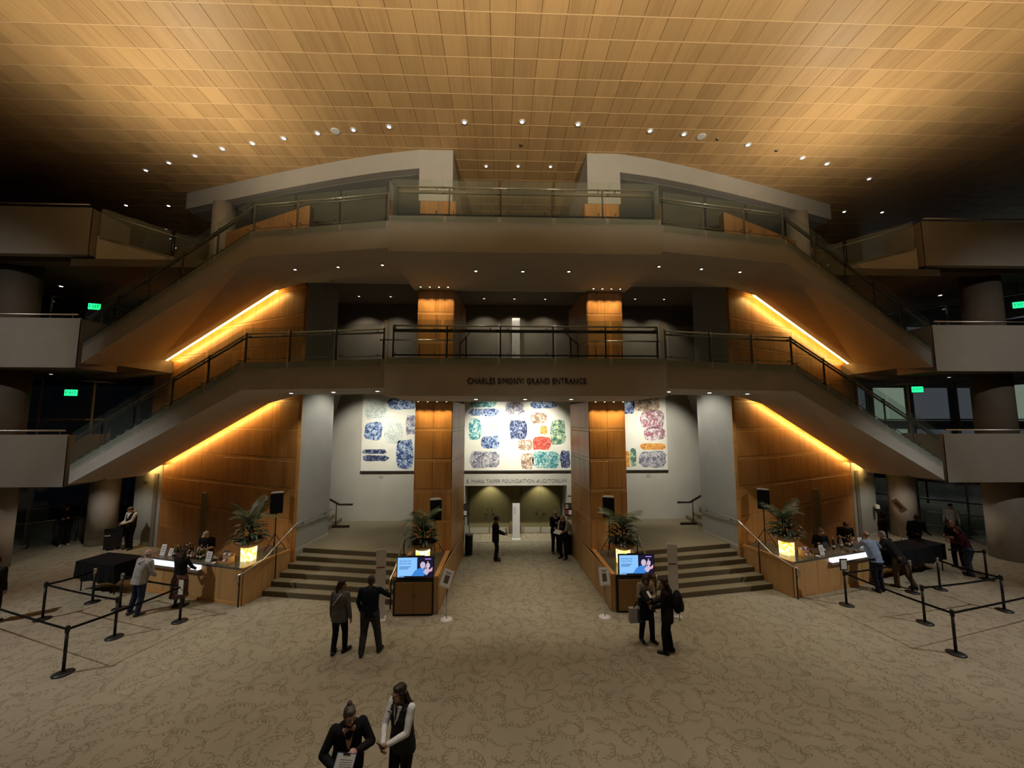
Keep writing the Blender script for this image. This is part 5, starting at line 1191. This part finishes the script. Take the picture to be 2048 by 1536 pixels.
        OB('cap' if style == 'cap' else 'hair', G.fuse('hair', {'hair': hairm(hair) if style != 'cap' else cloth(hair)}, hv, 2), e)
    # eyes
    E_ = MB()
    for s in (-1, 1): E_.ell(H_(s * 0.031, 0.081, 0.010), (0.0125 * k, 0.008 * k, 0.008 * k), 0, 8, 6, HR); E_.ell(H_(s * 0.031, 0.0875, 0.010), (0.0055 * k, 0.004 * k, 0.0055 * k), 1, 8, 6, HR)
    OB('eyes', E_.mesh('eyes', [flat('eye_white', (0.6, 0.58, 0.55), 0.3), flat('eye_iris', (0.02, 0.014, 0.01), 0.2)]), e)
    if glasses:
        Q = MB()
        for s in (-1, 1):
            Q.tube([H_(s * 0.032 + 0.026 * math.cos(a), 0.100, 0.010 + 0.020 * math.sin(a)) for a in [i * 2 * PI / 12 for i in range(13)]], 0.0022, n=5)
            Q.tube([H_(s * 0.058, 0.100, 0.014), H_(s * 0.078, 0.02, 0.012), H_(s * 0.078, -0.01, 0.008)], 0.0022, n=5)
        Q.tube([H_(-0.008, 0.101, 0.014), H_(0.008, 0.101, 0.014)], 0.002, n=5)
        OB('spectacles', Q.mesh('spectacles', 'ink'), e)
    return e, F, H_, wr
def to_world(e_loc, rz, p):
    v = Matrix.Rotation(rz, 3, 'Z') @ Vector(p); return v + Vector(e_loc)
def held(name, label, cat, loc, rz, p, rot, parts):
    """a thing carried by a person: parts = [(part name, size, offset, material)] in its own frame"""
    w = to_world(loc, rz, p); e = EM(name, w, label=label, cat=cat)
    e.rotation_euler = (Matrix.Rotation(rz, 3, 'Z') @ rot).to_euler()
    for pn, size, off, m in parts: PT(pn, MB().box(off, size), m, e)
    return e
RX = lambda a: Matrix.Rotation(a, 3, 'X')
RY = lambda a: Matrix.Rotation(a, 3, 'Y')
RZ = lambda a: Matrix.Rotation(a, 3, 'Z')
BLACK = (0.010, 0.010, 0.011); NAVY = (0.010, 0.014, 0.026); WHITE = (0.62, 0.61, 0.58); JEANS = (0.030, 0.040, 0.075)
cloth((0.02, 0.02, 0.02))

# two women in the foreground
LA, RA = (-2.80, 5.72, 0), PI + 0.42


person(LA, RA, 'woman in a black cardigan holding a clipboard, hair in a top bun', 1.64, True, 1.16, 0.03, skin=(0.52, 0.30, 0.22), top=BLACK, bottom=BLACK, hair=(0.075, 0.06, 0.05), style='bun', lean=(0.0, 0.09),
       hands=((-0.10, 0.32, 1.16), (0.16, 0.30, 1.02)), poles=((-1, -0.5, -0.5), (1, -0.7, -0.2)), head=(0.25, 0.22), hem=0.60, vneck=('skin', 1.20), voxel=0.0075, glasses=True, jacket=True, hold=(True, True))
held('clipboard', 'white clipboard of printed sheets held by the woman in black', 'clipboard', LA, RA, (0.08, 0.44, 1.08), RZ(-0.1) @ RX(0.35) @ RY(-0.3),
     [('board', (0.24, 0.006, 0.33), (0, -0.006, 0), flat('clip_blue', (0.05, 0.09, 0.30), 0.4)), ('paper', (0.225, 0.004, 0.315), (0, 0, 0), 'paper'), ('clip', (0.09, 0.012, 0.02), (0, 0.0, 0.155), 'steel')] +
     [('printed_line', (0.15, 0.001, 0.006), (-0.015, 0.0025, 0.10 - 0.022 * i), 'ink_grey') for i in range(9)])
LB, RB = (-2.12, 6.00, 0), PI - 0.45
person(LB, RB, 'woman in a dark vest and white shirt with long dark hair, hands clasped', 1.67, True, 1.08, 0.01, skin=(0.46, 0.26, 0.18), top=(0.70, 0.70, 0.69), sleeve=(0.70, 0.70, 0.69), vest=(0.030, 0.029, 0.030), bottom=(0.013, 0.013, 0.016),
       hair=(0.030, 0.018, 0.013), style='shoulder', lean=(0, 0.03), hands=((-0.03, 0.33, 1.06), (0.05, 0.35, 1.05)), poles=((-1, -0.6, -0.6), (1, -0.6, -0.6)), head=(-0.45, 0.14), hem=0.78, vneck=((0.70, 0.70, 0.69), 1.24), collar=(0.70, 0.70, 0.69), voxel=0.0075, glasses=True, hold=(True, True), tie=(0.02, 0.02, 0.03))
held('name_badge', 'small white name badge on the dark vest', 'badge', LB, RB, (0.10, 0.172, 1.33), RX(-0.15), [('plate', (0.075, 0.006, 0.035), (0, 0, 0), 'white_board'), ('printed_line', (0.055, 0.002, 0.008), (0, 0.0035, 0.004), 'ink_grey')])
held('phone', 'dark phone between the clasped hands of the vested woman', 'phone', LB, RB, (0.01, 0.44, 1.10), RX(-0.6), [('shell', (0.07, 0.009, 0.14), (0, 0, 0), 'black_plastic'), ('display', (0.064, 0.001, 0.13), (0, -0.005, 0), 'ink')])

# pair at the foot of the left stair
person((-4.50, 9.62, 0), -0.10, 'woman in a grey jacket seen from behind, dark ponytail, beside the left sign board', 1.64, True, 1.0, top=(0.115, 0.115, 0.11), bottom=NAVY, hair=(0.022, 0.012, 0.010), style='ponytail', head=(-0.9, 0.0), hem=0.78, jacket=True,
       hands=((-0.24, 0.06, 0.82), (0.27, -0.02, 0.84)), feet=((-0.11, -0.04, 0.1), (0.10, 0.10, -0.4)), skin=SKIN_M)
PT('strap_band', MB().tube([to_world((-4.50, 9.62, 0), -0.10, p) for p in ((-0.12, -0.13, 1.14), (-0.02, -0.165, 1.26), (0.08, -0.13, 1.40))], 0.010, n=6), 'white_board', EM('bag_strap', label='pale bag strap across the back of the grey jacket', cat='strap'))
person((-3.79, 9.58, 0), 0.05, 'man in a black sweater and grey trousers seen from behind', 1.76, False, 1.14, top=NAVY, bottom=(0.055, 0.055, 0.058), shoes=(0.015,) * 3, hair=(0.055, 0.042, 0.032), style='short', head=(0.05, 0.1), hem=0.84,
       hands=((-0.24, 0.12, 0.92), (0.28, 0.34, 1.22)), poles=((-1, -0.7, 0.2), (1, -0.5, -0.4)), feet=((-0.15, -0.06, 0.15), (0.22, 0.10, -0.25)), skin=SKIN_M, loose=1.12)
# pair at the right stair
LC, RC = (2.92, 9.95, 0), PI + 0.12
person(LC, RC, 'woman in a beige jumper holding bags in front of the right screen', 1.66, True, 1.0, skin=(0.40, 0.23, 0.16), top=(0.30, 0.24, 0.18), bottom=(0.012, 0.012, 0.015), hair=(0.035, 0.018, 0.012), style='bob', head=(-0.35, 0.55), hem=0.90, lean=(0.02, 0.05),
       hands=((0.02, 0.30, 1.08), (0.10, 0.28, 1.00)), poles=((-1, -0.4, -0.6), (1, -0.4, -0.6)), feet=((-0.13, 0.06, 0.25), (0.12, -0.03, -0.05)), hold=(True, True))
held('coat', 'dark navy coat draped over the arm of the woman in beige', 'coat', LC, RC, (0.13, 0.28, 0.86), RX(0.06), [('cloth_fall', (0.30, 0.09, 0.44), (0, 0, 0), cloth(NAVY)), ('cloth_fold', (0.32, 0.13, 0.10), (0, 0, 0.22), cloth(NAVY))])
tb_ = EM('tote_bag', to_world(LC, RC, (0.34, 0.20, 0.56)), RC, label='white and teal tote bag hanging from the arm of the woman in beige', cat='bag')
PT('body', MB().prism([(-0.19, -0.05), (0.19, -0.05), (0.19, 0.05), (-0.19, 0.05)], 0.0, 0.34), cloth((0.40, 0.36, 0.34)), tb_)
PT('side_panel', MB().bb((-0.195, -0.055, 0.0), (0.0, 0.055, 0.30)), cloth((0.06, 0.10, 0.13)), tb_)
PT('handle', MB().tube([(-0.10, 0, 0.33), (-0.10, 0.02, 0.44), (-0.14, 0.04, 0.52), (0.0, 0.02, 0.46), (0.08, 0, 0.33)], 0.012, n=6), 'black_cloth', tb_)
held('umbrella_bundle', 'dark folded bundle held at the chest of the woman in beige', 'bundle', LC, RC, (0.20, 0.36, 1.22), RZ(0.2) @ RX(0.9), [('roll', (0.13, 0.11, 0.22), (0, 0, 0), cloth((0.015, 0.014, 0.018))), ('paper', (0.12, 0.02, 0.16), (-0.09, 0.03, 0.0), 'paper')])
LD, RD = (3.24, 9.42, 0), 1.05
person(LD, RD, 'woman in black with long dark hair and a backpack facing the woman in beige', 1.68, True, 1.05, skin=(0.34, 0.19, 0.13), top=(0.016, 0.012, 0.012), bottom=BLACK, hair=(0.030, 0.012, 0.008), style='long', head=(0.15, 0.15), hem=0.66, jacket=True,
       hands=((-0.12, 0.30, 1.00), (0.12, 0.32, 1.00)), feet=((-0.10, 0.05, 0.1), (0.11, -0.05, -0.1)), hold=(True, True))
bp = EM('backpack', to_world(LD, RD, (0.0, -0.21, 1.0)), RD, label='black backpack on the back of the long haired woman', cat='backpack')
PT('main_bag', MB().ell((0, -0.02, 0.20), (0.17, 0.12, 0.26), n=14, k=10), cloth((0.014, 0.014, 0.016)), bp)
PT('front_pocket', MB().ell((0, -0.11, 0.12), (0.12, 0.06, 0.13), n=12, k=8), cloth((0.02, 0.02, 0.022)), bp)
PT('strap', MB().tube([(-0.10, 0.10, 0.36), (-0.11, 0.16, 0.46)], 0.016, n=6), 'black_cloth', bp); PT('strap', MB().tube([(0.10, 0.10, 0.36), (0.11, 0.16, 0.46)], 0.016, n=6), 'black_cloth', bp); PT('strap_end', MB().tube([(0.10, -0.06, 0.0), (0.12, -0.05, -0.28)], 0.008, n=5), 'black_cloth', bp)
# passage
LE, RE = (-0.90, 15.50, 0), -PI / 2 + 0.05
person(LE, RE, 'usher in a black suit standing in profile in the passage', 1.66, True, 1.05, skin=(0.26, 0.14, 0.09), top=BLACK, bottom=BLACK, hair=(0.040, 0.016, 0.010), style='curly', hem=0.74, jacket=True, vneck=((0.40, 0.38, 0.34), 1.28), hands=((-0.06, 0.30, 1.02), (0.06, 0.30, 1.00)), hold=(True, True))
held('folder', 'dark folder held by the usher in the passage', 'folder', LE, RE, (0.0, 0.42, 1.06), RX(0.2), [('cover', (0.22, 0.02, 0.26), (0, 0, 0), 'black_plastic'), ('paper', (0.20, 0.01, 0.25), (0, -0.012, 0.0), 'ink')])
LF, RF = (1.56, 16.30, 0), PI + 0.1
person(LF, RF, 'usher with grey hair in a dark jacket reading papers near the doors', 1.68, True, 1.0, skin=SKIN_L, top=BLACK, bottom=BLACK, hair=(0.22, 0.19, 0.16), style='short', head=(0.1, 0.35), hem=0.80, vneck=(WHITE, 1.22), collar=WHITE, jacket=True, hands=((-0.14, 0.30, 1.10), (0.12, 0.32, 1.08)), hold=(True, True), glasses=True)
held('booklet', 'open white booklet in the hands of the grey haired usher', 'booklet', LF, RF, (-0.20, 0.40, 1.20), RX(0.7), [('page', (0.17, 0.006, 0.24), (-0.09, 0, 0), 'paper'), ('page', (0.17, 0.006, 0.24), (0.09, 0, 0), 'paper')])
LG, RG = (1.80, 15.62, 0), PI - 0.75
person(LG, RG, 'usher with blond hair in a dark vest and short sleeves near the doors', 1.70, True, 1.12, skin=SKIN_L, top=WHITE, sleeve=WHITE, vest=(0.022, 0.018, 0.018), bottom=BLACK, hair=(0.52, 0.42, 0.26), style='bob', head=(0.1, 0.60), hem=0.80, short=True, collar=WHITE, tie=(0.12, 0.10, 0.13), hands=((-0.10, 0.32, 1.06), (0.10, 0.32, 1.06)), hold=(True, True), belly=0.02)
held('booklet', 'white booklet in the hands of the blond usher', 'booklet', LG, RG, (0.0, 0.42, 1.11), RX(1.1), [('page', (0.15, 0.006, 0.22), (-0.078, 0, 0), 'paper'), ('page', (0.15, 0.006, 0.22), (0.078, 0, 0), 'paper')])
# left bar
person((-10.92, 11.62, 0), -0.30, 'bald man in a grey hooded sweatshirt and jeans at the left queue', 1.76, False, 1.16, skin=(0.52, 0.33, 0.27), top=(0.36, 0.35, 0.33), bottom=JEANS, shoes=(0.07, 0.065, 0.06), hair=(0.30, 0.27, 0.25), style='bald', head=(-0.35, 0.25), hem=0.84, hood=True, jacket=True, lean=(0.06, 0.06), belly=0.02,
       hands=((-0.16, 0.26, 1.02), (0.16, 0.26, 1.00)), poles=((-1, -0.8, -0.3), (1, -0.8, -0.3)), feet=((-0.22, -0.05, 0.2), (0.10, -0.06, -0.2)))
fm_ = inkmat('floral', (0.020, 0.010, 0.010), (0.36, 0.24, 0.16), 17.0, 0.44, (0.30, 0.09, 0.05))
LH, RH = (-10.12, 12.02, 0), -0.12
person(LH, RH, 'woman in a black top and floral skirt seen from behind at the left bar', 1.66, True, 1.05, skin=(0.40, 0.24, 0.17), top=BLACK, hair=(0.028, 0.015, 0.010), style='long', head=(-0.1, 0.2), hem=0.98, skirt={'hem': 0.30, 'w': 0.235, 'mat': fm_, 'boots': True}, hands=((-0.16, 0.30, 1.00), (0.16, 0.30, 1.00)), poles=((-1, -0.8, -0.3), (1, -0.8, -0.3)), shoes=(0.012,) * 3, feet=((-0.10, 0.0, 0.1), (0.11, 0.03, -0.15)))
person((-10.72, 13.86, 0), PI + 0.15, 'bartender in a tan cap and black shirt behind the left bar', 1.72, False, 1.02, skin=(0.46, 0.28, 0.20), top=BLACK, bottom=BLACK, hair=(0.36, 0.27, 0.20), style='cap', head=(-0.2, 0.60), hem=0.86, short=True, lean=(0, 0.06), hands=((-0.10, 0.26, 1.14), (0.12, 0.26, 1.12)))
person((-16.48, 17.32, 0), PI - 0.22, 'usher in white shirt and dark vest with a phone by the left corner wall', 1.78, False, 1.12, skin=SKIN_L, top=(0.60, 0.59, 0.54), sleeve=(0.60, 0.59, 0.54), vest=(0.016, 0.012, 0.012), bottom=BLACK, hair=(0.06, 0.045, 0.035), style='short', head=(-0.3, 0.60), hem=0.84, vneck=((0.60, 0.59, 0.54), 1.26), collar=(0.60, 0.59, 0.54),
       hands=((-0.05, 0.33, 1.12), (0.08, 0.33, 1.10)), hold=(True, True), belly=0.02, feet=((-0.16, 0.05, 0.3), (0.14, -0.02, -0.1)))
held('phone', 'dark phone in the hands of the usher by the left corner wall', 'phone', (-16.48, 17.32, 0), PI - 0.22, (0.02, 0.43, 1.15), RX(0.8), [('shell', (0.075, 0.01, 0.15), (0, 0, 0), 'black_plastic'), ('display', (0.066, 0.002, 0.135), (0, -0.006, 0), 'ink')])
person((-19.85, 17.95, 0), PI + 0.85, 'man in black with white shoes leaning by the left glazing', 1.74, False, 1.0, skin=SKIN_M, top=(0.015, 0.012, 0.012), bottom=BLACK, shoes=(0.42, 0.38, 0.32), hair=(0.02, 0.012, 0.01), style='short', head=(0.2, 0.35), hands=((-0.08, 0.28, 1.18), (0.14, 0.26, 1.16)), lean=(0, -0.05), feet=((-0.10, 0.16, 0.15), (0.10, 0.26, -0.2)))
person((-14.42, 11.22, 0), 0.2, 'person in a dark coat cut by the left frame edge', 1.72, False, 1.12, skin=SKIN_M, top=(0.016, 0.013, 0.010), bottom=BLACK, hair=(0.02, 0.014, 0.01), style='short', hem=0.70, jacket=True)
# right bar
LJ, RJ = (11.38, 12.44, 0), 0.05
person(LJ, RJ, 'balding man in a light blue shirt and jeans leaning at the right bar', 1.80, False, 1.14, skin=(0.50, 0.28, 0.21), top=(0.23, 0.29, 0.42), bottom=(0.014, 0.018, 0.034), hair=(0.16, 0.10, 0.07), style='bald', head=(-0.15, 0.30), hem=0.88, lean=(0.02, 0.20), belly=0.02, loose=1.05,
       hands=((-0.20, 0.50, 1.12), (0.38, 0.46, 1.12)), poles=((-1, -0.4, -0.2), (1, -0.4, -0.2)), feet=((-0.10, -0.10, 0.1), (0.13, -0.02, -0.15)))
LK, RK = (12.38, 12.66, 0), 0.42
person(LK, RK, 'grey haired man in a black jacket and brown trousers leaning over the right bar', 1.74, False, 1.12, skin=SKIN_L, top=(0.012, 0.011, 0.011), bottom=(0.10, 0.055, 0.025), shoes=(0.012,) * 3, hair=(0.26, 0.25, 0.22), style='short', head=(0.0, 0.40), hem=0.80, jacket=True, lean=(-0.02, 0.28),
       hands=((-0.22, 0.52, 1.12), (0.22, 0.52, 1.12)), poles=((-1, -0.4, -0.2), (1, -0.4, -0.2)), feet=((-0.10, 0.06, 0.1), (0.16, -0.30, -0.35)), loose=1.12)
person((10.72, 13.82, 0), PI - 0.5, 'bartender in black with hair tied up beside the right bar planter', 1.62, True, 1.05, skin=SKIN_L, top=BLACK, bottom=BLACK, hair=(0.12, 0.075, 0.045), style='bun', head=(0.9, 0.3), lean=(0, 0.10), hands=((-0.14, 0.34, 1.12), (0.14, 0.34, 1.12)))
person((12.25, 14.55, 0), PI - 0.4, 'bartender in black bending over the middle of the right bar', 1.72, False, 1.05, skin=SKIN_M, top=BLACK, bottom=BLACK, hair=(0.06, 0.03, 0.02), style='short', head=(0.2, 0.60), lean=(0, 0.20), hands=((-0.14, 0.45, 1.12), (0.14, 0.45, 1.12)), short=True)
person((14.5, 15.25, 0), -PI / 2 - 0.5, 'dark haired bartender with a short top knot facing along the right bar', 1.74, True, 1.0, skin=SKIN_D, top=BLACK, bottom=BLACK, hair=(0.012, 0.010, 0.009), style='bun', head=(0.1, 0.1))
person((15.5, 15.0, 0), PI - 0.1, 'broad bartender in black at the far end of the right bar', 1.80, False, 1.28, skin=SKIN_D, top=BLACK, bottom=BLACK, hair=(0.015, 0.012, 0.010), style='short', head=(-0.2, 0.5), lean=(0, 0.12), hands=((-0.20, 0.40, 1.12), (0.30, 0.40, 1.12)))
person((16.35, 14.25, 0), PI / 2 + 0.2, 'balding customer in a black coat at the far right bar end', 1.74, False, 1.12, skin=SKIN_L, top=(0.014, 0.012, 0.012), bottom=BLACK, shoes=(0.20, 0.17, 0.14), hair=(0.10, 0.08, 0.07), style='bald', head=(0.2, 0.3), hem=0.60, jacket=True, lean=(0, 0.12), hands=((-0.14, 0.42, 1.14), (0.14, 0.42, 1.14)))
person((15.84, 13.52, 0), 0.75, 'customer with long brown hair, maroon top and blue jeans at the right bar end', 1.66, True, 1.08, skin=SKIN_L, top=(0.060, 0.014, 0.022), bottom=(0.045, 0.065, 0.110), hair=(0.060, 0.032, 0.018), style='long', head=(0.0, 0.3), lean=(0, 0.14), hands=((-0.14, 0.40, 1.10), (0.14, 0.40, 1.10)), loose=1.2)
person((20.0, 17.45, 0), PI / 2 + 0.7, 'person in a pale shirt standing beside the rail of the right glazing', 1.66, False, 1.0, skin=SKIN_M, top=(0.34, 0.34, 0.33), bottom=(0.05, 0.045, 0.045), hair=(0.015, 0.01, 0.01), style='short', head=(0.1, 0.35), lean=(0, 0.15))
